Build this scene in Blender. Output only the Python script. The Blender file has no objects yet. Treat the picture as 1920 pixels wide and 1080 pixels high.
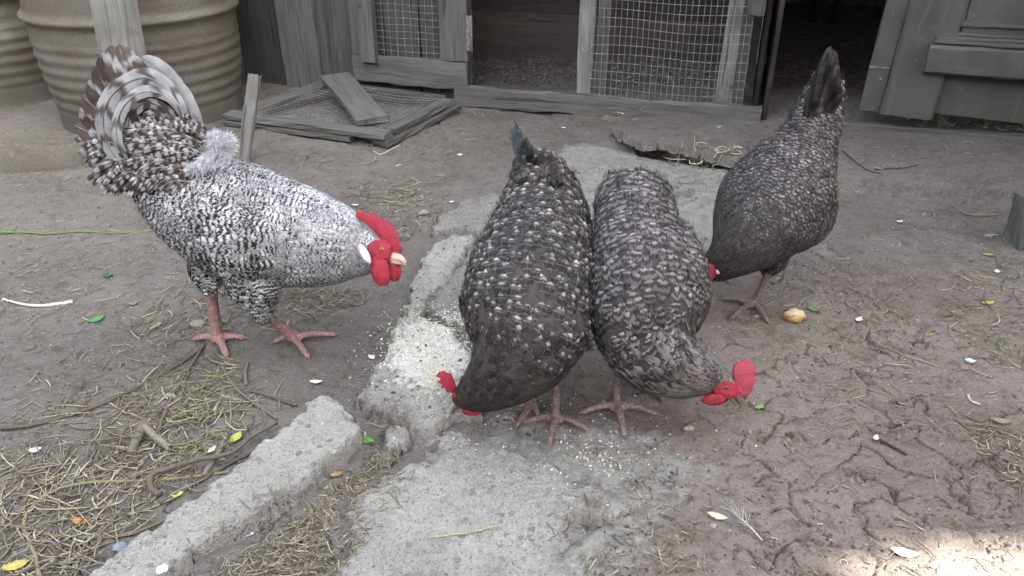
import bpy, math, random
import numpy as np
from mathutils import Vector
from mathutils.bvhtree import BVHTree
random.seed(7); rng = np.random.default_rng(7)
S = bpy.context.scene; COL = S.collection
R = math.radians
# ------------------------------------------------------------------ camera, sky, sun, exposure
PITCH = R(29.0); FPX = 1500.0; CAMH = 1.0
cam = bpy.data.cameras.new('camera'); camo = bpy.data.objects.new('camera', cam); COL.objects.link(camo)
cam.sensor_width = 36; cam.lens = 36*FPX/1920; cam.clip_start = .02; cam.clip_end = 500
camo.location = (0, 0, CAMH); camo.rotation_euler = (R(90)-PITCH, 0, 0); S.camera = camo
SUN = np.array([.42, -.55, .78]); SUN /= np.linalg.norm(SUN)
S.world = bpy.data.worlds.new('World'); S.world.use_nodes = True
wn = S.world.node_tree; sky = wn.nodes.new('ShaderNodeTexSky'); sky.sky_type = 'NISHITA'; sky.sun_disc = False
sky.sun_elevation = math.asin(SUN[2]); sky.sun_rotation = math.atan2(SUN[0], SUN[1])
sky.air_density = 1.0; sky.dust_density = 4.0; sky.ozone_density = .8
bg = wn.nodes['Background']; bg.inputs[1].default_value = .15
hs = wn.nodes.new('ShaderNodeHueSaturation'); hs.inputs['Saturation'].default_value = .38; wn.links.new(sky.outputs[0], hs.inputs['Color']); wn.links.new(hs.outputs[0], bg.inputs[0])
sl = bpy.data.lights.new('sun', 'SUN'); sl.energy = 4.5; sl.angle = R(.5); sl.color = (1, .94, .84)
so = bpy.data.objects.new('sun', sl); COL.objects.link(so)
so.rotation_euler = Vector(-SUN).to_track_quat('-Z', 'Y').to_euler()
S.view_settings.view_transform = 'Standard'; S.view_settings.look = 'None'; S.view_settings.exposure = 2.85
S.view_settings.gamma = 1
S.cycles.max_bounces = 5; S.cycles.diffuse_bounces = 3

# ------------------------------------------------------------------ geometry helpers
cp, sp_ = math.cos(PITCH), math.sin(PITCH)
def ray(px, py):
    u = (px-960)/FPX; v = (540-py)/FPX
    return np.array([u, cp+v*sp_, -sp_+v*cp])
def P(px, py, z=0.0):
    d = ray(px, py); return np.array([0, 0, CAMH])+d*((z-CAMH)/d[2])
def PY(px, py, Y):
    d = ray(px, py); return np.array([0, 0, CAMH])+d*(Y/d[1])
def PD(px, py, D):
    return np.array([0, 0, CAMH])+ray(px, py)*D
def depth(p): return p[1]*cp+(CAMH-p[2])*sp_
def nrm(a):
    a = np.asarray(a, float); return a/np.maximum(np.linalg.norm(a, axis=-1, keepdims=True), 1e-9)
def sstep(a, b, x):
    t = np.clip((x-a)/(b-a), 0, 1); return t*t*(3-2*t)

def _h(ix, iy, seed):
    n = (ix.astype(np.int64)*374761393+iy.astype(np.int64)*668265263+seed*1442695041) & 0xffffffff
    n = ((n ^ (n >> 13))*1274126177) & 0xffffffff
    return ((n ^ (n >> 16)) & 0xffff)/65535.0
def vnoise(x, y, seed=0):
    x = np.asarray(x, float); y = np.asarray(y, float)
    ix = np.floor(x); iy = np.floor(y); fx = x-ix; fy = y-iy
    fx = fx*fx*(3-2*fx); fy = fy*fy*(3-2*fy)
    a = _h(ix, iy, seed); b = _h(ix+1, iy, seed); c = _h(ix, iy+1, seed); d = _h(ix+1, iy+1, seed)
    return (a+(b-a)*fx)*(1-fy)+(c+(d-c)*fx)*fy-.5
def fbm(x, y, seed=0, o=4):
    r = 0; a = 1.; 
    for k in range(o):
        ca, sa = math.cos(k*1.1+.5), math.sin(k*1.1+.5)
        r = r+a*vnoise((x*ca-y*sa)*2**k, (x*sa+y*ca)*2**k, seed+k*17); a *= .5
    return r
def worley(x, y, seed=0):
    x = np.asarray(x, float); y = np.asarray(y, float)
    ix = np.floor(x); iy = np.floor(y); f1 = np.full(x.shape, 9.); f2 = np.full(x.shape, 9.); idv = np.zeros(x.shape)
    for dx in (-1, 0, 1):
        for dy in (-1, 0, 1):
            cx = ix+dx; cy = iy+dy
            px = cx+_h(cx, cy, seed); py = cy+_h(cx, cy, seed+5)
            d = np.hypot(px-x, py-y); v = _h(cx, cy, seed+9)
            m = d < f1
            f2 = np.where(m, f1, np.minimum(f2, d)); idv = np.where(m, v, idv); f1 = np.where(m, d, f1)
    return f1, f2, idv
def sdpoly(x, y, poly):   # positive inside
    poly = np.asarray(poly)[:, :2]; n = len(poly)
    d = np.full(x.shape, 1e9); ins = np.zeros(x.shape, bool)
    for i in range(n):
        a = poly[i]; b = poly[(i+1) % n]; e = b-a
        wx = x-a[0]; wy = y-a[1]
        t = np.clip((wx*e[0]+wy*e[1])/(e@e), 0, 1)
        d = np.minimum(d, np.hypot(wx-e[0]*t, wy-e[1]*t))
        c = ((a[1] > y) != (b[1] > y))
        with np.errstate(divide='ignore', invalid='ignore'):
            xx = (b[0]-a[0])*(y-a[1])/(b[1]-a[1]+1e-12)+a[0]
        ins ^= c & (x < xx)
    return np.where(ins, d, -d)

class MB:
    def __init__(s): s.v = []; s.f = []; s.uv = []; s.a = []; s.mi = []; s.n = 0; s.sm = True
    def add(s, v, f, uv=None, attr=None, mi=0):
        v = np.asarray(v, float).reshape(-1, 3)
        s.v.append(v)
        for q in f: s.f.append([i+s.n for i in q]); s.mi.append(mi)
        s.uv.append(np.zeros((len(v), 2)) if uv is None else np.asarray(uv, float))
        if attr is None: attr = (0, 0, 0)
        attr = np.asarray(attr, float)
        if attr.ndim == 1: attr = np.tile(attr, (len(v), 1))
        s.a.append(attr); s.n += len(v)
    def addq(s, v, q, uv, attr):   # q: numpy (m,4)
        v = v.reshape(-1, 3); s.v.append(v); s.f.extend((q+s.n).tolist()); s.mi.extend([0]*len(q))
        s.uv.append(uv.reshape(-1, 2)); s.a.append(attr.reshape(-1, 3)); s.n += len(v)
    def build(s, name, mats, parent=None, smooth=True):
        if not isinstance(mats, (list, tuple)): mats = [mats]
        v = np.concatenate(s.v)
        if parent is not None:
            o0 = np.array(parent.get('_o', (0, 0, 0))) if False else np.array(ORI[parent.name])
        else: o0 = v.min(0)*.5+v.max(0)*.5; o0[2] = v[:, 2].min()
        me = bpy.data.meshes.new(name)
        me.from_pydata((v-o0).tolist(), [], s.f)
        lv = np.empty(len(me.loops), np.int32); me.loops.foreach_get('vertex_index', lv)
        uvl = me.uv_layers.new(name='UVMap'); uv = np.concatenate(s.uv)
        uvl.data.foreach_set('uv', uv[lv].astype(np.float32).ravel())
        at = me.attributes.new('tint', 'FLOAT_VECTOR', 'POINT')
        at.data.foreach_set('vector', np.concatenate(s.a).astype(np.float32).ravel())
        for m in mats: me.materials.append(m)
        me.polygons.foreach_set('material_index', np.array(s.mi, np.int32))
        me.polygons.foreach_set('use_smooth', np.full(len(me.polygons), smooth))
        me.update()
        o = bpy.data.objects.new(name, me); COL.objects.link(o)
        if parent is not None:
            o.parent = parent; ORI[o.name] = o0
        else: o.location = o0; ORI[o.name] = o0
        return o
ORI = {}
def tag(o, label=None, cat=None, group=None, kind=None):
    if label: o['label'] = label
    if cat: o['category'] = cat
    if group: o['group'] = group
    if kind: o['kind'] = kind
    return o
def empty(name, loc, label, cat, group=None):
    o = bpy.data.objects.new(name, None); COL.objects.link(o); o.location = loc; o.empty_display_size = .05
    ORI[o.name] = np.array(loc, float); return tag(o, label, cat, group)

def tube(mb, pts, rad, seg=8, attr=None, mi=0, cap=True, flat=1.0, smoothn=0):
    pts = np.asarray(pts, float); n = len(pts); rad = np.broadcast_to(np.asarray(rad, float), (n,))
    T = nrm(np.gradient(pts, axis=0)); 
    ref = np.array([0, 0, 1.]) if abs(T[0][2]) < .8 else np.array([1., 0, 0])
    vs = []; uvs = []; L = 0
    prev = None
    for i in range(n):
        s = np.cross(T[i], ref) if prev is None else prev-T[i]*(prev@T[i])
        s = nrm(s); prev = s; u = np.cross(s, T[i])
        if i: L += np.linalg.norm(pts[i]-pts[i-1])
        for k in range(seg):
            a = 2*math.pi*k/seg
            vs.append(pts[i]+rad[i]*(s*math.cos(a)+u*math.sin(a)*flat)); uvs.append((L, k/seg*2*math.pi*rad.max()))
    f = []
    for i in range(n-1):
        for k in range(seg):
            k2 = (k+1) % seg
            f.append((i*seg+k, i*seg+k2, (i+1)*seg+k2, (i+1)*seg+k))
    if cap:
        f.append(tuple(range(seg))[::-1]); f.append(tuple((n-1)*seg+k for k in range(seg)))
    mb.add(vs, f, uvs, attr, mi)

def curve(pts, n=16):
    pts = np.asarray(pts, float); m = len(pts)
    if m == 2: return pts[0]+(pts[1]-pts[0])*np.linspace(0, 1, n)[:, None]
    t = np.linspace(0, m-1, n); out = []
    for x in t:
        i = min(int(x), m-2); f = x-i
        p0 = pts[max(i-1, 0)]; p1 = pts[i]; p2 = pts[i+1]; p3 = pts[min(i+2, m-1)]
        out.append(.5*((2*p1)+(-p0+p2)*f+(2*p0-5*p1+4*p2-p3)*f*f+(-p0+3*p1-3*p2+p3)*f**3))
    return np.array(out)

def plank(mb, p0, p1, w, t, side, tone=None, wob=.0015, n=None, ch=.003, w1=None):
    """board from p0 to p1; w along side, t across; chamfered, a little uneven; uv in metres"""
    p0 = np.array(p0, float); p1 = np.array(p1, float); L = np.linalg.norm(p1-p0); d = (p1-p0)/L
    side = np.array(side, float); side = nrm(side-d*(side@d)); up = np.cross(side, d)
    n = n or max(3, int(L/.05)); w1 = w1 or w
    ro = rng.random(2)*20; tone = rng.random() if tone is None else tone
    vs = []; uvs = []; ph = rng.random(8)*9
    for i in range(n+1):
        x = i/n; ww = (w+(w1-w)*x)/2; tt = t/2
        c = ch
        sec = [(-ww+c, -tt), (ww-c, -tt), (ww, -tt+c), (ww, tt-c), (ww-c, tt), (-ww+c, tt), (-ww, tt-c), (-ww, -tt+c)]
        per = [0]
        for k in range(1, 9):
            a = sec[k-1]; b = sec[k % 8]; per.append(per[-1]+math.hypot(a[0]-b[0], a[1]-b[1]))
        for k in range(9):
            q = sec[k % 8]
            j = wob*math.sin(x*L*11+ph[(k % 8)])+wob*.8*math.sin(x*L*37+2*ph[(k % 8)])
            e = wob*1.5*math.sin(k*3+ph[0]) if i in (0, n) else 0
            vs.append(p0+d*(x*L+e)+side*(q[0]+j)+up*(q[1]+j*.5)); uvs.append((x*L+ro[0], per[k]+ro[1]))
    f = []
    for i in range(n):
        for k in range(8):
            a = i*9+k; f.append((a, a+1, a+10, a+9))
    b = len(vs)
    for e in (0, n):
        for k in range(8): vs.append(vs[e*9+k].copy()); uvs.append((ro[0]+k*.001, ro[1]+uvs[e*9+k][1]-ro[1]))
    f.append(tuple(range(b, b+8))[::-1]); f.append(tuple(range(b+8, b+16)))
    mb.add(vs, f, uvs, (tone, rng.random(), 0))

def prism(mb, poly, thick, nvec, attr=None, mi=0, bev=.25):
    """outline (n,3) closed into a rounded solid slab of given thickness along nvec"""
    poly = np.asarray(poly, float); n = len(poly); c = poly.mean(0); nv = nrm(np.array(nvec, float))
    lay = [(-.5, 1-bev*.6), (-.3, 1), (.3, 1), (.5, 1-bev*.6)]
    vs = []
    per = np.array([np.linalg.norm(poly[i]-poly[i-1]) for i in range(n)]).sum()
    for h, s in lay:
        nx = np.roll(poly, -1, 0); pv = np.roll(poly, 1, 0)
        ins = nrm(np.cross(nx-pv, nv)); 
        area = np.einsum('ij,ij->', ins, c-poly)
        if area < 0: ins = -ins
        off = (1-s)*thick*2
        vs += list(poly+ins*off+nv*h*thick)
    f = []
    for l in range(3):
        for k in range(n):
            k2 = (k+1) % n; f.append((l*n+k, l*n+k2, (l+1)*n+k2, (l+1)*n+k))
    from mathutils.geometry import tessellate_polygon
    for l in (0, 3):
        tri = tessellate_polygon([[Vector(v) for v in vs[l*n:(l+1)*n]]])
        for t in tri: f.append(tuple(i+l*n for i in (t if l == 3 else t[::-1])))
    mb.add(vs, f, [(v[0], v[2]) for v in vs], attr, mi)

def ellipsoid(mb, c, ax, seg=14, rings=9, attr=None, mi=0, noise=0, seed=0):
    ax = np.asarray(ax, float); vs = []; uvs = []
    for i in range(rings+1):
        t = math.pi*i/rings
        for k in range(seg):
            a = 2*math.pi*k/seg
            d = np.array([math.sin(t)*math.cos(a), math.sin(t)*math.sin(a), math.cos(t)])
            r = 1+noise*(float(vnoise(d[0]*2+seed+9, d[1]*2+d[2]*1.7+seed, seed))*2)
            vs.append(c+r*(d @ ax)); uvs.append((k/seg, i/rings))
    f = []
    for i in range(rings):
        for k in range(seg):
            k2 = (k+1) % seg; f.append((i*seg+k, (i+1)*seg+k, (i+1)*seg+k2, i*seg+k2))
    mb.add(vs, f, uvs, attr, mi)

# ------------------------------------------------------------------ materials
class N:
    def __init__(s, name):
        s.m = bpy.data.materials.new(name); s.m.use_nodes = True; s.t = s.m.node_tree; s.b = s.t.nodes['Principled BSDF']
    def n(s, typ, **kw):
        o = s.t.nodes.new('ShaderNode'+typ)
        for k, v in kw.items(): setattr(o, k, v)
        return o
    def l(s, a, b): s.t.links.new(a, b)
    def inp(s, sock, v):
        if hasattr(v, 'is_linked') or isinstance(v, bpy.types.NodeSocket): s.l(v, sock)
        else: sock.default_value = v
    def math(s, op, a, b=0., c=0., clamp=False):
        o = s.n('Math', operation=op, use_clamp=clamp); s.inp(o.inputs[0], a); s.inp(o.inputs[1], b); s.inp(o.inputs[2], c); return o.outputs[0]
    def mix(s, fac, a, b, mode='MIX'):
        o = s.n('Mix', data_type='RGBA', blend_type=mode); s.inp(o.inputs[0], fac)
        s.inp(o.inputs[6], a if not isinstance(a, tuple) else (*a, 1)); s.inp(o.inputs[7], b if not isinstance(b, tuple) else (*b, 1)); return o.outputs[2]
    def noise(s, vec, scale, detail=4, rough=.55, dist=0):
        o = s.n('TexNoise'); s.l(vec, o.inputs['Vector']); o.inputs['Scale'].default_value = scale; o.inputs['Detail'].default_value = detail
        o.inputs['Roughness'].default_value = rough; o.inputs['Distortion'].default_value = dist; return o.outputs['Fac']
    def vor(s, vec, scale, feat='F1', out='Distance', rnd=1.):
        o = s.n('TexVoronoi', feature=feat); s.l(vec, o.inputs['Vector']); o.inputs['Scale'].default_value = scale
        o.inputs['Randomness'].default_value = rnd; return o.outputs[out]
    def scale(s, vec, x, y, z=1, off=(0, 0, 0)):
        o = s.n('Mapping'); s.l(vec, o.inputs[0]); o.inputs['Scale'].default_value = (x, y, z); o.inputs['Location'].default_value = off; return o.outputs[0]
    def ramp(s, fac, a, b, ca=0., cb=1.):
        o = s.n('MapRange', clamp=True, interpolation_type='SMOOTHSTEP'); s.inp(o.inputs[0], fac); o.inputs[1].default_value = a; o.inputs[2].default_value = b
        o.inputs[3].default_value = ca; o.inputs[4].default_value = cb; return o.outputs[0]
    def attr(s):
        o = s.n('Attribute', attribute_name='tint'); x = s.n('SeparateXYZ'); s.l(o.outputs['Vector'], x.inputs[0]); return x.outputs
    def geo(s):
        return s.n('NewGeometry').outputs['Position']
    def uv(s): return s.n('UVMap', uv_map='UVMap').outputs[0]
    def sep(s, vec):
        x = s.n('SeparateXYZ'); s.l(vec, x.inputs[0]); return x.outputs
    def bump(s, h, dist=.002, st=1., prev=None):
        o = s.n('Bump'); o.inputs['Distance'].default_value = dist; o.inputs['Strength'].default_value = st; s.l(h, o.inputs['Height'])
        if prev is not None: s.l(prev, o.inputs['Normal'])
        return o.outputs[0]
    def fin(s, col, rough=.8, bump=None, spec=.3, **kw):
        s.inp(s.b.inputs['Base Color'], col if not isinstance(col, tuple) else (*col, 1)); s.inp(s.b.inputs['Roughness'], rough)
        s.b.inputs['Specular IOR Level'].default_value = spec
        if bump is not None: s.l(bump, s.b.inputs['Normal'])
        for k, v in kw.items(): s.b.inputs[k.replace('_', ' ')].default_value = v
        return s.m

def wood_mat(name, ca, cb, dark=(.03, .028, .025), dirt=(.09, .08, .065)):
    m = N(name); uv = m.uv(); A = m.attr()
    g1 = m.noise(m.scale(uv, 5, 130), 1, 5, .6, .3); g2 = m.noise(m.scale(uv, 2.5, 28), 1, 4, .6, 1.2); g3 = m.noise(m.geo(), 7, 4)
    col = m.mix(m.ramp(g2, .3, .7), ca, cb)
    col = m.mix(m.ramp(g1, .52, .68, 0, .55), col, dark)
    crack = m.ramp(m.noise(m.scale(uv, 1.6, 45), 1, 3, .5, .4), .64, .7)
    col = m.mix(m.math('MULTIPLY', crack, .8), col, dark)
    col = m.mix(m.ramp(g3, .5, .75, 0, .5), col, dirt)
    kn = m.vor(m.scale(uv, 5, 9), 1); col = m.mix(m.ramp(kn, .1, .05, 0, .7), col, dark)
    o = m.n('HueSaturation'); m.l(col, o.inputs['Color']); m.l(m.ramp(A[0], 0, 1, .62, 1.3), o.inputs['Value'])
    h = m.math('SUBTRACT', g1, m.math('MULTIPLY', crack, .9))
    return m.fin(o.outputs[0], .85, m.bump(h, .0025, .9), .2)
WOOD = wood_mat('weathered_wood', (.125, .125, .117), (.085, .083, .076))
WOODH = wood_mat('brown_hutch_wood', (.085, .068, .06), (.055, .045, .041))
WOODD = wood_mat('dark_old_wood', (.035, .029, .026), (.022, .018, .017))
WOODP = wood_mat('pale_weathered_wood', (.19, .19, .175), (.135, .13, .12))

def paint_mat():
    m = N('dirty_grey_paint'); g = m.geo(); uv = m.uv()
    a = m.noise(g, 6, 5); b = m.noise(m.scale(uv, 3, 50), 1, 4)
    c = m.mix(m.ramp(a, .35, .7), (.10, .097, .087), (.07, .066, .058)); c = m.mix(m.ramp(b, .55, .75, 0, .4), c, (.17, .165, .15))
    sp = m.vor(g, 70); c = m.mix(m.math('MULTIPLY', m.ramp(sp, .16, .1), m.ramp(m.noise(g, 9), .5, .6)), c, (.26, .25, .23))
    return m.fin(c, .75, m.bump(m.noise(m.scale(uv, 8, 80), 1, 3), .001, .5), .25)
PAINT = paint_mat()

def metal_barrel():
    m = N('rusty_barrel_steel'); g = m.geo(); z = m.sep(g)[2]
    n1 = m.noise(g, 5, 5, .6); n2 = m.noise(g, 120, 3, .7); n3 = m.noise(m.scale(g, 1, 1, 7), 4, 4)
    c = m.mix(m.ramp(n1, .35, .65), (.145, .14, .124), (.125, .108, .09)); c = m.mix(m.ramp(n3, .48, .68, 0, .7), c, (.10, .073, .056))
    c = m.mix(m.ramp(n2, .57, .68, 0, .75), c, (.05, .036, .028))
    c = m.mix(m.math('MULTIPLY', m.ramp(z, .22, .0, 0, .6), m.ramp(n1, .3, .6)), c, (.085, .09, .08))
    return m.fin(c, .7, m.bump(n2, .0012, .6), .3)
BARREL = metal_barrel()
def simple(name, col, rough=.6, var=.25, sc=40, spec=.3, bumpd=.0, **kw):
    m = N(name); g = m.geo(); n = m.noise(g, sc, 4)
    d = tuple(c*(1-var) for c in col); l_ = tuple(min(1, c*(1+var)) for c in col)
    return m.fin(m.mix(m.ramp(n, .3, .7), d, l_), rough, m.bump(n, bumpd, .7) if bumpd else None, spec, **kw)
WIRE = simple('galvanised_wire', (.24, .245, .23), .5, .35, 25, .5)
IRON = simple('rusty_iron', (.2, .19, .17), .55, .4, 60, .5)

def dirt_mat():
    m = N('trampled_earth'); g = m.geo(); A = m.attr()   # tint: x brown share, y concrete share, z painted shade and hutch litter share
    n1 = m.noise(g, 3, 6, .6); n2 = m.noise(g, 26, 5, .65); n3 = m.noise(g, 160, 4, .7)
    c = m.mix(m.ramp(n1, .35, .65), (.148, .139, .127), (.185, .175, .161))
    cb = m.mix(m.ramp(n1, .35, .65), (.218, .180, .158), (.272, .228, .200))
    c = m.mix(A[0], c, cb)
    c = m.mix(m.ramp(n2, .46, .7, 0, .6), c, (.10, .086, .07))
    c = m.mix(m.ramp(n3, .5, .75, 0, .6), c, (.31, .29, .26))
    c = m.mix(m.ramp(n3, .46, .3, 0, .6), c, (.07, .06, .05))
    v = m.vor(g, 95, out='Distance'); vc = m.vor(g, 95, out='Color')
    peb = m.math('MULTIPLY', m.ramp(v, .28, .18), m.ramp(m.sep(vc)[0], .8, .86))
    c = m.mix(peb, c, m.mix(m.sep(vc)[1], (.30, .28, .25), (.14, .12, .1)))
    cc = m.mix(m.ramp(n2, .35, .65), (.26, .255, .24), (.34, .335, .315)); cc = m.mix(m.ramp(n3, .5, .7, 0, .8), cc, (.48, .46, .42)); cc = m.mix(m.ramp(n3, .44, .3, 0, .8), cc, (.12, .11, .095))
    k = m.ramp(m.math('ADD', A[1], m.math('ADD', m.math('MULTIPLY', m.math('SUBTRACT', n2, .5), 1.1), m.math('MULTIPLY', m.math('SUBTRACT', n1, .5), 1.2))), .42, .72, 0, .85)
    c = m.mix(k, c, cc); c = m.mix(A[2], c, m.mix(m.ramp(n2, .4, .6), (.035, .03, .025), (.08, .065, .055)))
    h = m.math('ADD', m.math('MULTIPLY', n2, 1.5), m.math('ADD', n3, m.math('MULTIPLY', peb, .6)))
    return m.fin(c, .95, m.bump(h, .008, .85), .15)
DIRT = dirt_mat()
def concrete_mat(name='broken_concrete', br=1.):
    m = N(name); g = m.geo(); A = m.attr()   # tint: x meal powder share, y broken side share, z soiling
    n1 = m.noise(g, 5, 5, .6); n2 = m.noise(g, 45, 5, .7); n3 = m.noise(g, 200, 3, .7)
    S_ = lambda c: tuple(x*br for x in c)
    c = m.mix(m.ramp(n1, .35, .65), S_((.43, .415, .38)), S_((.53, .515, .475))); c = m.mix(m.ramp(n2, .42, .3, 0, .7), c, S_((.17, .16, .14)))
    c = m.mix(m.ramp(n3, .5, .72, 0, .7), c, S_((.58, .57, .54))); c = m.mix(m.ramp(n3, .44, .3, 0, .8), c, S_((.13, .12, .10)))
    v = m.vor(g, 60); vc = m.sep(m.vor(g, 60, out='Color'))
    peb = m.math('MULTIPLY', m.ramp(m.math('ADD', v, m.math('MULTIPLY', n2, .3)), .62, .42), m.ramp(vc[0], .66, .7))
    c = m.mix(peb, c, m.mix(vc[1], S_((.27, .29, .31)), S_((.5, .47, .42))))
    pt = m.vor(m.scale(g, 1, 1, 1), 150); pit = m.math('MULTIPLY', m.ramp(m.math('ADD', pt, m.math('MULTIPLY', n3, .5)), .50, .30), m.ramp(n2, .44, .62)); c = m.mix(m.math('MULTIPLY', pit, .55), c, S_((.13, .12, .105)))
    c = m.mix(m.math('MULTIPLY', A[1], .45), c, S_((.17, .155, .13)))
    c = m.mix(m.ramp(m.math('ADD', A[2], m.math('MULTIPLY', m.math('SUBTRACT', n2, .5), 1.1)), .25, .85, 0, .95), c, m.mix(m.ramp(n3, .4, .6), (.165, .14, .12), (.215, .185, .16)))
    pw = m.ramp(m.math('ADD', A[0], m.math('MULTIPLY', m.math('SUBTRACT', n2, .5), 1.6)), .38, .6)
    c = m.mix(pw, c, m.mix(m.ramp(n1, .5, .72), (.88, .87, .83), (.84, .80, .62)))
    h = m.math('ADD', m.math('MULTIPLY', n2, 2.), m.math('ADD', m.math('SUBTRACT', n3, m.math('MULTIPLY', pit, .9)), m.math('MULTIPLY', peb, .35)))
    return m.fin(c, .92, m.bump(h, .010, 1.), .2)
CONC = concrete_mat()
CONC2 = concrete_mat('grey_path_concrete', .72)

def tint_mat(name, rough=.7, spec=.25, trans=0):
    m = N(name); o = m.n('Attribute', attribute_name='tint'); n = m.noise(m.geo(), 150, 3)
    c = m.mix(m.ramp(n, .3, .7, 0, .35), o.outputs['Color'] if False else o.outputs['Vector'], (.05, .045, .035))
    return m.fin(c, rough, None, spec)
TINT = tint_mat('dry_litter')

def feather_mat(name, mode, dark, light, base):
    m = N(name); uv = m.uv(); U = m.sep(uv); A = m.attr()   # tint: x random, y bar count/10, z paleness
    u, v = U[0], U[1]
    comb = m.n('CombineXYZ'); m.l(m.math('MULTIPLY', u, 26), comb.inputs[0]); m.l(m.math('MULTIPLY', v, 2.5), comb.inputs[1]); m.l(m.math('MULTIPLY', A[0], 50), comb.inputs[2])
    st = m.noise(comb.outputs[0], 1, 3, .6)
    c2 = m.n('CombineXYZ'); m.l(m.math('MULTIPLY', u, 3), c2.inputs[0]); m.l(m.math('MULTIPLY', v, 4), c2.inputs[1]); m.l(m.math('MULTIPLY', A[0], 77), c2.inputs[2])
    bl = m.noise(c2.outputs[0], 1, 2)
    du = m.math('ABSOLUTE', m.math('SUBTRACT', u, .5))
    if mode == 'bar':
        t = m.math('ADD', m.math('MULTIPLY', v, m.math('MULTIPLY', A[1], 10)), m.math('MULTIPLY', du, -.5))
        t = m.math('ADD', t, m.math('MULTIPLY', bl, .75)); t = m.math('ADD', t, m.math('MULTIPLY', A[0], 1.))
        w = m.math('SINE', m.math('MULTIPLY', t, 6.2832))
        k = m.ramp(m.math('ADD', w, m.math('MULTIPLY', m.math('SUBTRACT', A[2], .5), 2.)), -.6, .6)
    elif mode == 'spot':
        dx = m.math('DIVIDE', m.math('SUBTRACT', u, .5), .29); dy = m.math('DIVIDE', m.math('SUBTRACT', v, .88), .11)
        d = m.math('SQRT', m.math('ADD', m.math('MULTIPLY', dx, dx), m.math('MULTIPLY', dy, dy)))
        d = m.math('ADD', d, m.math('MULTIPLY', m.math('SUBTRACT', bl, .5), 1.1))
        k = m.ramp(d, 1.35, .1); k = m.math('MULTIPLY', k, m.ramp(A[2], 0, 1))
        t2 = m.ramp(m.math('SINE', m.math('MULTIPLY', m.math('ADD', v, m.math('MULTIPLY', bl, .3)), 17)), .3, 1., 0, .22)
        k = m.math('MAXIMUM', k, t2)
    else:   # 'lace': grey feather, dark crescent, pale rim
        d = m.math('ADD', v, m.math('MULTIPLY', m.math('MULTIPLY', du, du), -.9)); d = m.math('ADD', d, m.math('MULTIPLY', m.math('SUBTRACT', bl, .5), .25))
        rim = m.math('MULTIPLY', m.ramp(d, .74, .84), m.ramp(d, .99, .9)); mid = m.math('MULTIPLY', m.ramp(d, .3, .42), m.ramp(d, .62, .52))
        k = m.math('MULTIPLY', m.math('MAXIMUM', rim, m.math('MULTIPLY', mid, .5)), m.ramp(A[2], 0, 1, .25, 1))
    k = m.math('MULTIPLY', k, m.ramp(st, .3, .55, .55, 1))
    c = m.mix(k, m.mix(m.ramp(st, .4, .65, 0, .5), dark, base), m.mix(m.ramp(st, .35, .65), light, tuple(x*.7 for x in light)))
    sh = m.ramp(du, .03, .0, 0, .3); c = m.mix(sh, c, tuple(x*.6 for x in light))
    o = m.n('HueSaturation'); m.l(c, o.inputs['Color']); m.l(m.math('MULTIPLY', m.ramp(A[0], 0, 1, .7, 1.25), m.ramp(m.noise(m.geo(), 22, 3), .3, .7, .72, 1.2)), o.inputs['Value'])
    return m.fin(o.outputs[0], .5, m.bump(st, .0008, .6), .22)
F_ROO = feather_mat('barred_rooster_feather', 'bar', (.032, .027, .027), (.66, .665, .68), (.06, .052, .05))
F_ROOT = feather_mat('barred_tail_feather', 'bar', (.068, .05, .043), (.52, .52, .54), (.13, .10, .088))
F_H2 = feather_mat('white_spotted_dark_feather', 'spot', (.016, .0135, .0135), (.46, .43, .41), (.052, .040, .036))
F_H2N = feather_mat('plain_sooty_feather', 'lace', (.026, .02, .017), (.12, .10, .085), (.058, .047, .04))
F_H3 = feather_mat('grey_laced_feather', 'lace', (.024, .02, .021), (.32, .295, .29), (.075, .062, .059))
F_H3N = feather_mat('silver_neck_feather', 'spot', (.20, .182, .17), (.018, .015, .014), (.34, .31, .29))
F_H4 = feather_mat('small_laced_feather', 'lace', (.02, .0165, .0165), (.29, .265, .262), (.052, .044, .042))
F_H4N = feather_mat('grey_neck_feather', 'lace', (.035, .03, .028), (.17, .155, .145), (.07, .06, .055))
F_DNR = simple('pale_feathered_skin', (.30, .295, .30), .9, .5, 160)
F_DN = simple('feathered_skin', (.05, .043, .041), .9, .3, 90)
F_TAIL = simple('slate_tail_feather', (.07, .08, .092), .45, .5, 60, .45)

def flesh(name, col, sc=420, v=.15):
    m = N(name); g = m.geo(); a = m.noise(g, sc, 3); b = m.noise(g, 40, 3)
    c = m.mix(m.ramp(a, .35, .65), tuple(x*(1-v) for x in col), tuple(min(1, x*(1+v)) for x in col)); c = m.mix(m.ramp(b, .42, .7, 0, .55), c, tuple(x*.5 for x in col))
    return m.fin(c, .5, m.bump(m.math('ADD', a, m.math('MULTIPLY', m.noise(g, 150, 4, .6), 1.6)), .0022, .8), .3, Subsurface_Weight=.12, Subsurface_Scale=.004)
RED = flesh('red_comb_skin', (.36, .026, .046)); PINKR = flesh('pinkish_red_comb_skin', (.44, .065, .095)); PINKLOBE = flesh('pink_lobe', (.6, .25, .3)); WHITELOBE = flesh('white_lobe', (.78, .74, .85), 220, .08)
def scaly(name, col, dirt):
    m = N(name); g = m.geo(); v = m.vor(m.scale(g, 1, 1, .6), 260); b = m.noise(g, 35, 4)
    c = m.mix(m.ramp(v, .2, .6), col, tuple(x*.55 for x in col)); c = m.mix(m.ramp(b, .42, .68, 0, .85), c, dirt)
    return m.fin(c, .6, m.bump(v, .0015, .8), .3)
LEGR = scaly('pink_leg_scales', (.50, .30, .285), (.27, .16, .15)); LEGH = scaly('dusty_pink_leg_scales', (.42, .31, .29), (.17, .11, .1))
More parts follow.
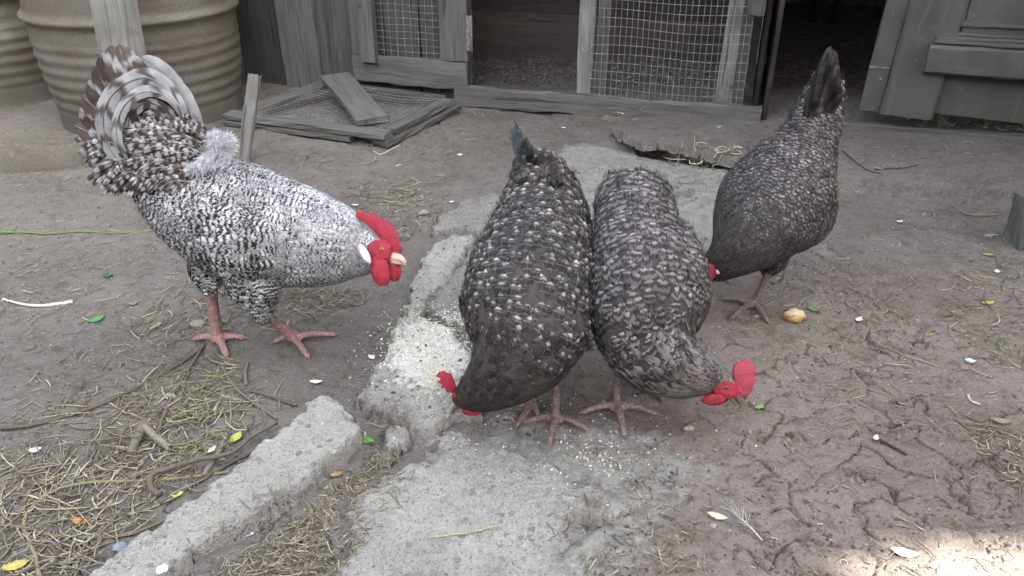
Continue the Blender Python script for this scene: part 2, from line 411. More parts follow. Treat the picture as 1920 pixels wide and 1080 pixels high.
LEGG = scaly('grey_leg_scales', (.30, .24, .22), (.15, .115, .1))
BEAKP = simple('pale_beak_horn', (.52, .38, .3), .4, .2, 60, .4); BEAKD = simple('dark_beak_horn', (.14, .10, .08), .4, .5, 60, .4)
EYE = simple('dark_eye', (.012, .008, .006), .08, .1, 30, .8); EYER = simple('amber_eye_ring', (.35, .12, .04), .4, .2, 60)

# ------------------------------------------------------------------ terrain
def poly_world(pp, z=0.): return np.array([P(x, y, z) for x, y in pp])
O_F = P(870, 187, .02); E_F = P(1400, 232, .02); UF = nrm(E_F-O_F); UF[2] = 0; UF = nrm(UF); NF = np.array([-UF[1], UF[0], 0])  # facade line, NF points to the back
NF0 = NF.copy()
def Fpt(s, z, d=0.): return O_F*np.array([1, 1, 0])+UF*s+NF*d+np.array([0, 0, z])
def Fs(px, py, d=0.):
    r = ray(px, py); o = np.array([0, 0, CAMH]); q = O_F+NF*d
    t = ((q-o)@NF)/(r@NF); h = o+r*t; return (h-O_F)@UF, h[2]

LEDGE = poly_world([(900, -40), (1040, 215), (1120, 255), (1195, 262), (1290, 280), (1390, 302), (1480, 322), (1570, 338), (1680, 347), (1800, 356), (1960, 362), (2400, 372), (2600, -60)], .03)
HOLE = poly_world([(1195, 256), (1240, 258), (1300, 272), (1395, 296), (1400, 322), (1330, 312), (1260, 300), (1200, 288)], 0.)
HOLLOW = P(105, 292); HOLLOW2 = P(770, 815)
SLABS = []
def slab_field(x, y, sl):
    nz = fbm(x*14, y*14, sl['seed'], 4)*sl['jag']+fbm(x*60, y*60, sl['seed']+3, 3)*.006
    cf1, cf2, cid = worley(x*30, y*30, sl['seed']+4); cg1, cg2, cgid = worley(x*75, y*75, sl['seed']+6)
    sd = sdpoly(x, y, sl['poly'])+nz+(cid-.5)*.016*min(1, sl['jag']/.01)+(cgid-.5)*.006
    top = sl['z']+fbm(x*5, y*5, sl['seed']+7, 3)*.009+fbm(x*40, y*40, sl['seed']+11, 3)*.0035*sl['rough']+fbm(x*120, y*120, sl['seed']+12, 2)*.0036*sl['rough']+sl.get('tilt', lambda a, b: 0)(x, y)
    f1, f2, _ = worley(x*42, y*42, sl['seed']); top = top+np.clip(.35-f1, 0, 1)*.009*sl['rough']
    f1, f2, _ = worley(x*13, y*13, sl['seed']+2); top = top-np.clip(.25-f1, 0, 1)*.035*sl['rough']; g1, g2, gv = worley(x*85, y*85, sl['seed']+8); top = top+np.where(gv > .55, np.clip(.42-g1, 0, 1)*.007, -np.clip(.3-g1, 0, 1)*.008)*sl['rough']
    so_ = sl.get('soft', .008); k = sstep(-.003, so_, sd); k2 = sstep(.0, .02, sd)*(1 if so_ < .02 else 0)+(so_ >= .02)
    z = top-sl['th']*(1-k)-.007*(1-k2)+(1-k)*fbm(x*30, y*30, 3, 3)*.01
    return z, sd, k
def ground_h(x, y, cr=True):
    z = fbm(x*1.3, y*1.3, 1, 3)*.022+fbm(x*9, y*9, 5, 3)*.008+fbm(x*34, y*34, 8, 3)*.0036+fbm(x*90, y*90, 12, 2)*.0015
    led = sdpoly(x, y, LEDGE)+fbm(x*12, y*12, 40, 3)*.02+fbm(x*3, y*3, 41, 2)*.03
    fade = sstep(.30, .75, x)*.7+.3*sstep(-.1, .3, x)
    z = z+.05*fade*sstep(-.004, .012, led)
    hol = sdpoly(x, y, HOLE)+fbm(x*15, y*15, 44, 3)*.02; z = z-.085*sstep(-.004, .008, hol)
    r = np.hypot((x-HOLLOW[0])/.30, (y-HOLLOW[1])/.17)+fbm(x*5, y*5, 46, 3)*.35; z = z-.075*sstep(1.0, .6, r)
    if cr:
        # drying cracks, strongest in the bare brown ground
        wx = x+fbm(x*10, y*10, 60, 3)*.09; wy = y+fbm(x*10, y*10, 66, 3)*.09
        f1, f2, _ = worley(wx*6.5, wy*10, 3); e = f2-f1
        m = sstep(.0, .25, fbm(x*4.5, y*4.5, 71, 3)+.12*sstep(.1, .5, x)*sstep(1.35, 1.1, y)-.055)
        z = z-.013*m*sstep(.030, .006, e); ck = m*sstep(.030, .010, e)
        f1, f2, _ = worley(wx*19, wy*26, 8); e = f2-f1
        m = sstep(.0, .2, fbm(x*5, y*5, 75, 2)-.02); z = z-.006*m*sstep(.07, .015, e); ck = np.maximum(ck, .7*m*sstep(.06, .02, e)); ground_h.crack = ck
        # trodden flakes and clods
        f1, f2, v = worley(x*17+fbm(x*20, y*20, 80, 2), y*30, 15); z = z+.003*(v-.5)*sstep(1.9, 1.2, y-x*.2)
    return z
def surf(x, y):
    x = np.atleast_1d(np.asarray(x, float)); y = np.atleast_1d(np.asarray(y, float)); z = ground_h(x, y, False)
    ix_ = ((x-O_F[0])*UF[0]+(y-O_F[1])*UF[1]); id_ = ((x-O_F[0])*NF0[0]+(y-O_F[1])*NF0[1]); z = z+sstep(0, .1, id_)*sstep(1.30, 1.2, ix_)*sstep(-.2, 0., ix_)*(.022+fbm(x*22, y*22, 95, 3)*.02)
    for sl in SLABS:
        zz, sd, k = slab_field(x, y, sl); z = np.where(sd > .004, np.maximum(zz, z*0-1), z)
    return z
def sz(p): return float(surf(p[0], p[1])[0])
def PS(px, py, dz=0.):
    p = P(px, py, 0.)
    for _ in range(4): p = P(px, py, sz(p)+dz)
    return p

def add_slab(pp, z, th, seed, jag=.012, rough=1., tilt=None):
    d = dict(poly=poly_world(pp, z), z=z, th=th, seed=seed, jag=jag, rough=rough)
    if tilt: d['tilt'] = tilt
    SLABS.append(d); return d
blockS = add_slab([(110, 1110), (250, 1005), (400, 893), (520, 800), (585, 748), (618, 738), (672, 770), (684, 800), (655, 838), (610, 868), (572, 905), (505, 945), (440, 985), (345, 1040), (290, 1110)], .036, .050, 21, .01, 1.0)
slabB = add_slab([(662, 738), (700, 680), (728, 640), (760, 560), (782, 490), (808, 452), (880, 430), (900, 440), (850, 520), (800, 560), (795, 590), (860, 620), (905, 680), (905, 770), (850, 775), (800, 800), (760, 790), (715, 775), (680, 765)], .030, .055, 33, .012, 1.)
slabB2 = add_slab([(800, 560), (870, 470), (905, 440), (1010, 440), (1120, 500), (1120, 640), (900, 640), (860, 612), (800, 588)], .022, .05, 35, .012, .8)
chunk = add_slab([(700, 835), (722, 795), (748, 786), (770, 800), (762, 828), (728, 858)], .012, .045, 43, .008, 1.2)
slabD = add_slab([(560, 1140), (600, 1060), (640, 1000), (635, 930), (700, 870), (770, 828), (820, 792), (870, 785), (950, 800), (1040, 835), (1120, 860), (1190, 920), (1170, 1000), (1100, 1050), (1160, 1140)], .006, .022, 51, .06, 1.2); slabD['soft'] = .07
slabE = add_slab([(808, 430), (818, 405), (870, 372), (925, 360), (960, 372), (1010, 400), (1000, 436), (905, 438), (860, 425)], .020, .04, 61, .01, .7)
crust = add_slab([(1150, 238), (1230, 236), (1320, 262), (1430, 282), (1440, 300), (1385, 301), (1300, 280), (1240, 267), (1205, 268), (1170, 255)], .050, .022, 71, .012, .5)
slabF = dict(poly=poly_world([(1010, 400), (1030, 320), (1055, 268), (1110, 265), (1200, 290), (1300, 305), (1400, 325), (1420, 380), (1350, 520), (1180, 560), (1100, 500)], 0.))

def tensor(xs, ys):
    X, Y = np.meshgrid(xs, ys); nx = len(xs); ny = len(ys)
    i = np.arange(nx*ny).reshape(ny, nx); q = np.stack([i[:-1, :-1], i[:-1, 1:], i[1:, 1:], i[1:, :-1]], -1).reshape(-1, 4)
    return X.ravel(), Y.ravel(), q
def seg(*a):
    out = []
    for (p, q, st) in a: out.append(np.arange(p, q, st))
    return np.concatenate(out)
xs = seg((-60, -4, 8), (-4, -1.7, .1), (-1.7, -1.0, .008), (-1.0, 1.1, .0036), (1.1, 2.3, .008), (2.3, 4, .1), (4, 68, 8))
ys = seg((-60, -1, 8), (-1, .3, .1), (.3, .66, .02), (.66, 1.6, .0036), (1.6, 2.5, .0065), (2.5, 3.6, .0085), (3.6, 5.5, .04), (5.5, 8, .4), (8, 80, 8))
X, Y, Q = tensor(xs, ys)
Z = ground_h(X, Y); crk = ground_h.crack
for s_ in SLABS:
    if s_ is crust: continue
    m_ = (X > s_['poly'][:, 0].min()-.1) & (X < s_['poly'][:, 0].max()+.1) & (Y > s_['poly'][:, 1].min()-.1) & (Y < s_['poly'][:, 1].max()+.1)
    sd = sdpoly(X[m_], Y[m_], s_['poly'])-(.05 if 'soft' in s_ else 0); Z[m_] = np.minimum(Z[m_], Z[m_]*(1-sstep(-.02, .01, sd))+(s_['z']-.028)*sstep(-.02, .01, sd))
rr = np.hypot((X-HOLLOW2[0])/.05, (Y-HOLLOW2[1])/.04); Z -= .03*sstep(1.2, .4, rr)
sidep = sstep(8, 12, np.hypot(X, Y)); Z = Z*(1-sidep)
brown = np.clip(sstep(-.1, .5, X+fbm(X*2, Y*2, 90, 2)*.5)*sstep(2.2, 1.5, Y)+.15, 0, 1)
conc = np.zeros_like(X)
cpoly = poly_world([(950, 780), (1250, 790), (1330, 880), (1250, 1000), (1150, 1140), (1000, 1140), (900, 900)])
conc = .75*sstep(-.16, .1, sdpoly(X, Y, cpoly)); 
cp2 = poly_world([(1280, 430), (1560, 350), (1640, 420), (1560, 640), (1330, 640)]); conc = np.maximum(conc, .38*sstep(-.15, .12, sdpoly(X, Y, cp2)))
conc = np.maximum(conc, .8*sstep(-.07, .05, sdpoly(X, Y, slabF['poly'])))
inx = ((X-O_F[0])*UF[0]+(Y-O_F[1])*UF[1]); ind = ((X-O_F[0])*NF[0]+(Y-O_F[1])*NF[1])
shd = sstep(.15, .5, ind)*sstep(1.2, 1.3, inx); Z += shd*.03  # shed floor mask; its dark colour stands in for interior shade
inter = sstep(0, .1, ind)*sstep(1.30, 1.2, inx)*sstep(-.2, 0., inx); Z += inter*(.02+fbm(X*22, Y*22, 95, 3)*.02)
mb = MB(); mb.addq(np.stack([X, Y, Z], -1), Q, np.stack([X, Y], -1), np.stack([brown, conc, np.maximum(np.maximum(np.maximum(inter*.12, .4*crk), shd), .45*sstep(1.1, .5, np.hypot((X-HOLLOW[0])/.30, (Y-HOLLOW[1])/.17)))], -1))  # cracks and left hollow darkened in colour to read as shaded recesses
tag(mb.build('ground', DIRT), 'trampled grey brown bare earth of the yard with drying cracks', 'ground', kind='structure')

FEED_C = P(815, 655, .03)
def build_slab(d, name, label, cat, mat, res=.004, kind=None, group=None):
    a = d['poly'][:, :2].min(0)-.03; b = d['poly'][:, :2].max(0)+.03
    X, Y, Q = tensor(np.arange(a[0], b[0], res), np.arange(a[1], b[1], res))
    Z, sd, k = slab_field(X, Y, d)
    keep = (sd > -.010)[Q].all(1); Q = Q[keep]; used = np.unique(Q); re = np.full(len(X), -1); re[used] = np.arange(len(used)); Q = re[Q]
    X, Y, Z, sd, k = X[used], Y[used], Z[used], sd[used], k[used]
    # meal powder lying on the slab
    r = np.hypot((X-FEED_C[0])/.09, (Y-FEED_C[1])/.13); pw = np.clip(1.3-r*.75, 0, 1)*(k > .8)
    soil = np.clip(.5+fbm(X*6, Y*6, 99, 3), 0, 1)*.7*(1-sstep(.0, .12, sd))+.25*np.clip(fbm(X*3, Y*3, 98, 2)+.2, 0, 1)
    if d is blockS: soil = soil*.45
    if d is slabD: soil = np.maximum(soil, np.clip(sstep(-.02, .24, X)*1.0+.5*fbm(X*7, Y*7, 97, 3), 0, 1)); soil = np.maximum(soil, .9*sstep(.06, -.01, sd))
    if any(d is q for q in (slabE, slabB2)): soil = np.maximum(soil, .35)
    mb = MB(); mb.addq(np.stack([X, Y, Z], -1), Q, np.stack([X, Y], -1), np.stack([pw, 1-k, soil], -1))
    if d is crust: mb.a[-1] *= 0
    return tag(mb.build(name, mat), label, cat, group, kind)
build_slab(blockS, 'concrete_block', 'long broken pale concrete kerb piece lying diagonally at the lower left', 'concrete block', CONC, .0035)
build_slab(slabB, 'concrete_slab', 'broken concrete slab sprinkled with white and yellow meal', 'concrete slab', CONC, .004)
build_slab(slabB2, 'concrete_slab', 'stepped concrete slab edge under the dark white spotted hen', 'concrete slab', CONC2, .005)
build_slab(chunk, 'concrete_chunk', 'small loose concrete lump in the gap between the broken slabs', 'rubble', CONC, .003)
build_slab(slabD, 'concrete_slab', 'crumbling rough concrete slab filling the bottom centre', 'concrete slab', CONC, .004)
build_slab(crust, 'earth_crust', 'dry earth crust overhanging the dark hollow in front of the hutch sill', 'earth', DIRT, .005, kind='structure')
build_slab(slabE, 'concrete_slab', 'small grey slab piece left of the spotted hen', 'concrete slab', CONC2, .006)
# ------------------------------------------------------------------ sheds, barrels, timber
HT = 1.75
def fboard(mb, px0, px1, py, z0, z1, d, t=.022, tone=None, lean=0., **k):
    """upright board on the facade plane, sides at pixel columns px0..px1 (seen on row py)"""
    s0 = Fs(px0, py, d)[0]; s1 = Fs(px1, py, d)[0]; c = (s0+s1)/2
    plank(mb, Fpt(c, z0, d+t/2), Fpt(c+lean, z1, d+t/2), abs(s1-s0)-.003, t, UF, tone, **k)
def hboard(mb, px0, px1, z0, z1, d, t=.022, py=120, tone=None, dz=0., **k):
    s0 = Fs(px0, py, d)[0]; s1 = Fs(px1, py, d)[0]
    plank(mb, Fpt(s0, (z0+z1)/2, d+t/2), Fpt(s1, (z0+z1)/2+dz, d+t/2), z1-z0, t, (0, 0, 1), tone, **k)
def zf(px, py, d=0.): return Fs(px, py, d)[1]

# board fence left of the hutch
fen = empty('board_fence', Fpt(Fs(560, 120)[0], .02), 'grey weathered upright board wall between the barrel and the mesh hutch door', 'board wall')
for (a, b, d, tone, lean, z0) in [(300, 372, .05, .2, 0, 0), (374, 452, .045, .3, 0, 0), (454, 540, .06, .12, 0, .0), (530, 598, .012, .75, -.03, .0), (599, 622, .045, .5, 0, 0), (620, 664, .02, .45, .01, 0.), (666, 724, .03, .2, 0, 0.), (725, 786, .028, .35, 0, 0.), (790, 884, .03, .3, 0, 0.)]:
    mb = MB(); fboard(mb, a, b, 110, z0, HT, d, .024, tone, lean, wob=.003); mb.build('board', WOOD, fen, False)
mb = MB(); s0 = Fs(300, 110, .1)[0]; s1 = Fs(664, 110, .1)[0]
plank(mb, Fpt(s0, 1.2, .115), Fpt(s1, 1.2, .115), .09, .04, (0, 0, 1), .4); mb.build('rail', WOOD, fen, False)

def mesh_panel(name, parent, fpos, ns, nz, r=.001, wav=.004, seed=0):
    """woven wire: fpos(a,b) gives the point for a,b in 0..1"""
    mb = MB()
    for i in range(ns+1):
        a = i/ns; b = np.linspace(0, 1, 24); 
        pts = np.array([fpos(a+wav*.25*math.sin(q*9+i*.9+seed), q) for q in b]); tube(mb, pts, r, 4, cap=False)
    for i in range(nz+1):
        q = i/nz; a = np.linspace(0, 1, 24)
        pts = np.array([fpos(x, q+wav*.3*math.sin(x*8+i*.7+seed)) for x in a])-NF*.0018; tube(mb, pts, r, 4, cap=False)
    return mb.build(name, WIRE, parent)

# hutch: back, floor boards, post, mesh front, sill
hut = empty('chicken_hutch', Fpt(.4, .02), 'wooden chicken hutch with an open bay and a wire mesh front on a plank sill', 'hutch')
D_H = .80
sL = Fs(868, 120)[0]; sR = Fs(1418, 120)[0]
for k in range(7):
    mb = MB(); z0 = .015+k*.235
    plank(mb, Fpt(sL-.36, z0+.115, D_H), Fpt(sR, z0+.115-.01*(k % 2), D_H+.012*(k % 2)), .250, .022, (0, 0, 1), [.9, .4, .7, .3, .6, .5, .5][k]); mb.build('back_board', WOODH, hut, False)
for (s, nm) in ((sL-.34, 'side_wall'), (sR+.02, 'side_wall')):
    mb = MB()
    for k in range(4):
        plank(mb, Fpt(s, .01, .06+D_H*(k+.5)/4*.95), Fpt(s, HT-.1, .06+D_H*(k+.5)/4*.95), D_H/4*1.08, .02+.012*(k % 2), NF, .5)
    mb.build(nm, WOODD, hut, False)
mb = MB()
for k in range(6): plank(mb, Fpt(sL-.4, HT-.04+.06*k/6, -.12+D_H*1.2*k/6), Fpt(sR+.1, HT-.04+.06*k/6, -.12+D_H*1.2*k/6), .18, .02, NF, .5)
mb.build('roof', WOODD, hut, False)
# sill following the pixel line of the photo
mb = MB(); a = Fpt(sL-.03, 0, -.02); b = Fpt(Fs(1428, 200)[0], 0, -.02)
za, zb = .045, .055
plank(mb, a+[0, 0, za], b+[0, 0, zb], .085, .035, (0, 0, 1), .75, wob=.003, ch=.006); mb.build('sill', WOOD, hut, False)
mb = MB(); fboard(mb, 1082, 1112, 110, .06, HT, -.012, .05, .95); fboard(mb, 1118, 1140, 110, .06, HT, .03, .03, .35); mb.build('post', WOODP, hut, False)
mb = MB(); s0 = Fs(1345, 170)[0]; plank(mb, Fpt(s0+.03, .06, .06), Fpt(s0+.09, HT, .05), .085, .03, UF, .9); mb.build('stud', WOODP, hut, False)
mb = MB(); fboard(mb, 1382, 1404, 110, .05, HT, .03, .03, .3); mb.build('stud', WOOD, hut, False)
sA = Fs(1106, 120, -.02)[0]; sB = Fs(1402, 120, -.02)[0]
def fp(a, b):
    return Fpt(sA+(sB-sA)*a-.012*math.sin(b*3)*(a-.5), .055+(1.45)*b+.004*math.sin(a*7), -.018-.012*math.sin(a*3.1)-.004*math.sin(b*20+a*5))
mesh_panel('wire_mesh', hut, fp, 27, 42, .00105)
mb = MB(); tube(mb, curve([Fpt(Fs(1092, 85)[0], zf(1092, 78), -.02), Fpt(Fs(1098, 85)[0], zf(1098, 92), -.035), Fpt(Fs(1112, 85)[0], zf(1112, 88), -.03)], 10), .0025, 6); mb.build('nail', IRON, hut)
# upper rail over both bays (keeps light out of the back)
mb = MB(); hboard(mb, 868, 1418, .62, .74, -.012, .03, tone=.6) if False else plank(mb, Fpt(sL-.05, 1.60, -.03), Fpt(sR+.04, 1.60, -.03), .12, .03, (0, 0, 1), .6); mb.build('top_rail', WOOD, hut, False)

# the mesh door folded back against the board wall
door = empty('mesh_door', Fpt(Fs(770, 120)[0], .03), 'grey plank framed hutch door with wire mesh window swung open against the wall', 'hutch door')
dz = zf(770, 160, -.03)
zb0 = max(.03, dz); zb1 = zf(770, 108, -.03)
mb = MB(); hboard(mb, 661, 874, zb0, zb1-.002, -.035, .024, tone=.85, wob=.003); mb.build('bottom_rail', WOOD, door, False)
mb = MB(); fboard(mb, 660, 707, 100, zb1, 1.35, -.035, .024, .55); mb.build('stile', WOOD, door, False)
mb = MB(); fboard(mb, 675, 703, 100, zf(690, 117, -.06), 1.32, -.062, .024, .7); mb.build('batten', WOOD, door, False)
mb = MB(); fboard(mb, 824, 877, 100, zb1, 1.35, -.035, .024, .8); mb.build('stile', WOOD, door, False)
mb = MB(); hboard(mb, 661, 874, 1.352, 1.44, -.035, .024, tone=.6); mb.build('top_rail', WOOD, door, False)
s0 = Fs(706, 100, -.03)[0]; s1 = Fs(826, 100, -.03)[0]
mesh_panel('wire_mesh', door, lambda a, b: Fpt(s0+(s1-s0)*a, zb1-.005+(1.36-zb1)*b, -.022), 9, 42, .001)
mb = MB(); sh = Fs(879, 60, -.045)[0]; zz = zf(879, 62, -.04)
plank(mb, Fpt(sh, zz-.07, -.045), Fpt(sh, zz+.07, -.045), .024, .003, UF); tube(mb, [Fpt(sh+.012, zz-.072, -.05), Fpt(sh+.012, zz+.072, -.05)], .005, 8); mb.build('hinge', IRON, door)

# dark doorway of the shed: walls, roof, loose block by the jamb
shed = empty('shed', Fpt(Fs(1525, 120)[0], .02), 'dark open doorway of the wooden shed behind the right hand hen', 'shed')
sD = Fs(1640, 120)[0]
def wall(name, p0, p1, side, w, n, mat, t=.02):
    mb = MB()
    for k in range(n):
        o = nrm(np.array(side, float))*(w*(k+.5-n/2)); plank(mb, p0+o, p1+o, w*1.06, t+.012*(k % 2), side, None, n=8)
    return mb.build(name, mat, shed, False)
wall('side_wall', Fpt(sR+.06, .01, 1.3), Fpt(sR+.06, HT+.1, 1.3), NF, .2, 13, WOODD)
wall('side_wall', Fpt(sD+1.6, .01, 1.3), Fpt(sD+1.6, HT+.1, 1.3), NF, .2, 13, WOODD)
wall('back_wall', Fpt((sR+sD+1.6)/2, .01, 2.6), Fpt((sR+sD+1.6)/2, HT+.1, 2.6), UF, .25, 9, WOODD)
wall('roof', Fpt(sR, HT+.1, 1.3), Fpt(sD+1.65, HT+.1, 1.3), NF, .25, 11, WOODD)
wall('added_eave', Fpt(-2.3, HT+.05, -.25), Fpt(sD+1.7, HT+.05, -.25), NF, .24, 2, WOODD)  # overhang added above the view to cut sky light on the facade
mb = MB(); s0 = Fs(1418, 20, -.06)[0]; z0 = zf(1418, 30, -.06); plank(mb, Fpt(s0, z0, -.035), Fpt(s0+.02, z0+.5, -.035), .06, .04, UF, .5, ch=.012); mb.build('block', PAINT, shed, False)
mb = MB(); fp2 = Fs(1562, 205)[0]; plank(mb, Fpt(fp2, .035, .0), Fpt(sD+1.65, .035, .0), .055, .04, (0, 0, 1), .6); mb.build('threshold', WOOD, shed, False)
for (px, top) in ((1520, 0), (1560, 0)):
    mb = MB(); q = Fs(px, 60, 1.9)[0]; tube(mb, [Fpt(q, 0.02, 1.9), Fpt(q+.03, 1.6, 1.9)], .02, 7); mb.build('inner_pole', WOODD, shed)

# big old panelled door leaning to the right of the doorway
pd = empty('panelled_door', Fpt(Fs(1800, 150)[0], .06), 'old dirty grey painted panelled door leaning by the dark doorway', 'door')
lean = .045
def dboard(name, px0, px1, py0, py1, d, t, w1=None, **k):
    s0 = Fs(px0, 150, d)[0]; s1 = Fs(px1, 150, d)[0]; z0 = zf(1750, py1, d); z1 = zf(1750, py0, d) if py0 is not None else 1.55
    mb = MB(); plank(mb, Fpt((s0+s1)/2, z0, d+t/2), Fpt((s0+s1)/2+lean*(z1-z0), z1, d+t/2), s1-s0, t, UF, **k); return mb.build(name, PAINT, pd, False)
dboard('jamb_board', 1622, 1662, None, 217, -.02, .03, tone=.75)
dboard('stile', 1664, 1768, None, 224, -.05, .03, tone=.6, ch=.010)
dboard('lower_panel', 1766, 2140, 120, 219, -.012, .015, tone=.12)
dboard('upper_panel', 1778, 2140, None, 66, -.03, .02, tone=.7)
s0 = Fs(1738, 110, -.08)[0]; s1 = Fs(2140, 110, -.08)[0]
mb = MB(); z1 = zf(1800, 88, -.08); z0 = zf(1800, 142, -.08)
plank(mb, Fpt(s0, (z0+z1)/2, -.07), Fpt(s1, (z0+z1)/2, -.07), z1-z0, .035, (0, 0, 1), .75, ch=.008)
rr_ = mb.build('shelf_rail', PAINT, pd, False)
mb = MB(); zc = zf(1800, 78, -.07)
for k, (dd, hh) in enumerate(((-.062, .010), (-.052, .022), (-.040, .034))):
    plank(mb, Fpt(s0+.012+.008*k, z1+hh, dd), Fpt(s1, z1+hh, dd), .014, .02, (0, 0, 1), .9-.2*k, ch=.004)
mb.build('moulding', PAINT, pd, False)
mb = MB(); s2 = Fs(1805, 30, -.035)[0]; za_ = zf(1820, 46, -.035); plank(mb, Fpt(s2, za_, -.035), Fpt(s1, za_, -.035), .012, .014, (0, 0, 1), .9)
plank(mb, Fpt(s2, za_, -.035), Fpt(s2+.03, 1.4, -.035), .012, .014, UF, .9); mb.build('panel_bead', PAINT, pd, False)
mb = MB(); plank(mb, Fpt(Fs(1768, 200)[0], .085, -.03), Fpt(s1+.1, .085, -.03), .055, .03, (0, 0, 1), .5); mb.build('bottom_rail', WOOD, pd, False) if False else None
mb = MB(); c_ = Fpt(Fs(1651, 148, -.022)[0], zf(1651, 148, -.02), -.022); ellipsoid(mb, c_, np.eye(3)*.006, 10, 6); mb.build('screw', IRON, pd)
mb = MB(); s3 = Fs(1640, 124)[0]; plank(mb, Fpt(s3-.02, zf(1640, 124), -.0215), Fpt(s3+.05, zf(1640, 124), -.0215), .006, .002, (0, 0, 1)); mb.build('latch_wire', IRON, pd)

# timber post in front of the barrel
pb = P(268, 300, 0.); pt = PY(210, -10, pb[1]+.03); dirp = (pt-pb)/np.linalg.norm(pt-pb)
mb = MB(); plank(mb, pb-dirp*.02, pb+dirp*1.7, .125, .085, nrm([1, -.35, 0]), .9, ch=.005, wob=.003)
tag(mb.build('timber_post', WOODP, None, False), 'squared grey timber post leaning in front of the ribbed barrel', 'post')
# two barrels
def barrel(cx, cy, r0, name, label, dark=0, zt=.95, ph=0.):
    mb = MB(); vs = []; uvs = []; nz = 150; ns = 96
    for i in range(nz+1):
        z = zt*i/nz; r = r0*(.925+.075*sstep(0, .34, z))
        r += .020*math.exp(-((z-.44-ph)/.016)**2)+.020*math.exp(-((z-.70)/.016)**2)
        if .06 < z < .38: r += .0024*math.sin((z-.05)*2*math.pi/.047)*sstep(.06, .1, z)*sstep(.38, .33, z)
        r += .012*math.exp(-((z-zt)/.012)**2)+.004*math.exp(-(z/.01)**2)
        for k in range(ns):
            a = 2*math.pi*k/ns; rr = r+.006*float(vnoise(a*2.2+cx*7, z*5, 3)); vs.append((cx+rr*math.cos(a), cy+rr*math.sin(a), z-.012)); uvs.append((a, z))
    f = [(i*ns+k, i*ns+(k+1) % ns, (i+1)*ns+(k+1) % ns, (i+1)*ns+k) for i in range(nz) for k in range(ns)]
    b = len(vs); n2 = nz*ns
    for k in range(ns): a = 2*math.pi*k/ns; vs.append((cx+(r0-.01)*math.cos(a), cy+(r0-.01)*math.sin(a), zt-.045)); uvs.append((a, 0))
    f += [(n2+k, n2+(k+1) % ns, b+(k+1) % ns, b+k) for k in range(ns)]; f.append(tuple(range(b, b+ns)))
    mb.add(vs, f, uvs); return tag(mb.build(name, BARREL), label, 'barrel')
bc = PY(262, 180, 3.42)
barrel(bc[0]+.075, 3.38, .392, 'ribbed_barrel', 'large rusty ribbed steel barrel behind the timber post')
barrel(-2.41, 3.74, .41, 'ribbed_barrel', 'darker steel barrel cut off by the left edge of the photo', 1, ph=.02)

# old mesh frame lying on the ground
fr = empty('mesh_frame', P(640, 225, 0), 'old wooden frame with wire mesh lying flat on the earth beside the barrel', 'frame')
cL = P(440, 216, .045); cB = P(612, 158, .075); cR = P(842, 190, .05); cF = P(716, 252, .045)
def fr_rail(name, a, b, w, t, dz, tone, mat=WOOD, **k):
    a = np.array(a)+[0, 0, dz]; b = np.array(b)+[0, 0, dz]; d = nrm(b-a); mb = MB(); plank(mb, a, b, w, t, np.cross(d, [0, 0, 1]), tone, wob=.003, **k); return mb.build(name, mat, fr, False)
e = nrm(cF-cL); e2 = nrm(cR-cF)
fr_rail('front_rail', cL-e*.03, cF+e*.03, .07, .022, .0, .9, WOOD); fr_rail('front_rail', cL-e*.03+[0, -.004, 0], cF-e*.12+[0, -.004, 0], .07, .02, -.025, .6)
fr_rail('side_rail', cF+e2*.045, cR, .06, .022, .002, .7); fr_rail('side_rail', cF+[.0, -.02, 0]-e2*.01, cR+e2*.02+[.01, -.01, 0], .075, .022, -.025, .5)
fr_rail('side_rail', cL+e*.04+[0, .045, 0], cB, .075, .024, .001, .75); fr_rail('back_rail', cB+[.04, -.01, -.002], cR+[-.02, .03, .0], .05, .022, 0, .4)
def fpq(a, b):
    p = cL*(1-a)*(1-b)+cF*a*(1-b)+cB*(1-a)*b+cR*a*b; p = p*1.; p[2] += .006-.03*math.sin(a*math.pi)*math.sin(b*math.pi)+.003*math.sin(a*14+b*9); return p
NF_s = NF.copy(); NF = np.array([0, 0, -1.]) ; mesh_panel('wire_mesh', fr, fpq, 30, 20, .0009); NF = NF_s
a = P(628, 141, .12); b = P(700, 226, .075); mb = MB(); plank(mb, a, b, .125, .02, nrm([1, .28, .0]), .85, wob=.003)
tag(mb.build('wooden_board', WOOD, None, False), 'short grey board lying diagonally across the mesh frame', 'board')
a = P(455, 312, .0); b = PY(478, 140, a[1]+.10); mb = MB(); plank(mb, a, b, .042, .022, nrm([1, -.2, 0]), .6, wob=.002)
tag(mb.build('wooden_stake', WOODP, None, False), 'narrow wooden stake leaning upright between the barrel and the mesh frame', 'stake')
a = P(1932, 478, -.02)+[0, .05, 0]; mb = MB(); plank(mb, a, a+[.004, .012, .150], .085, .10, (1, 0, 0), .7, ch=.014, wob=.005)
tag(mb.build('timber_stump', WOOD, None, False), 'short weathered timber stump at the right edge of the photo', 'stump')

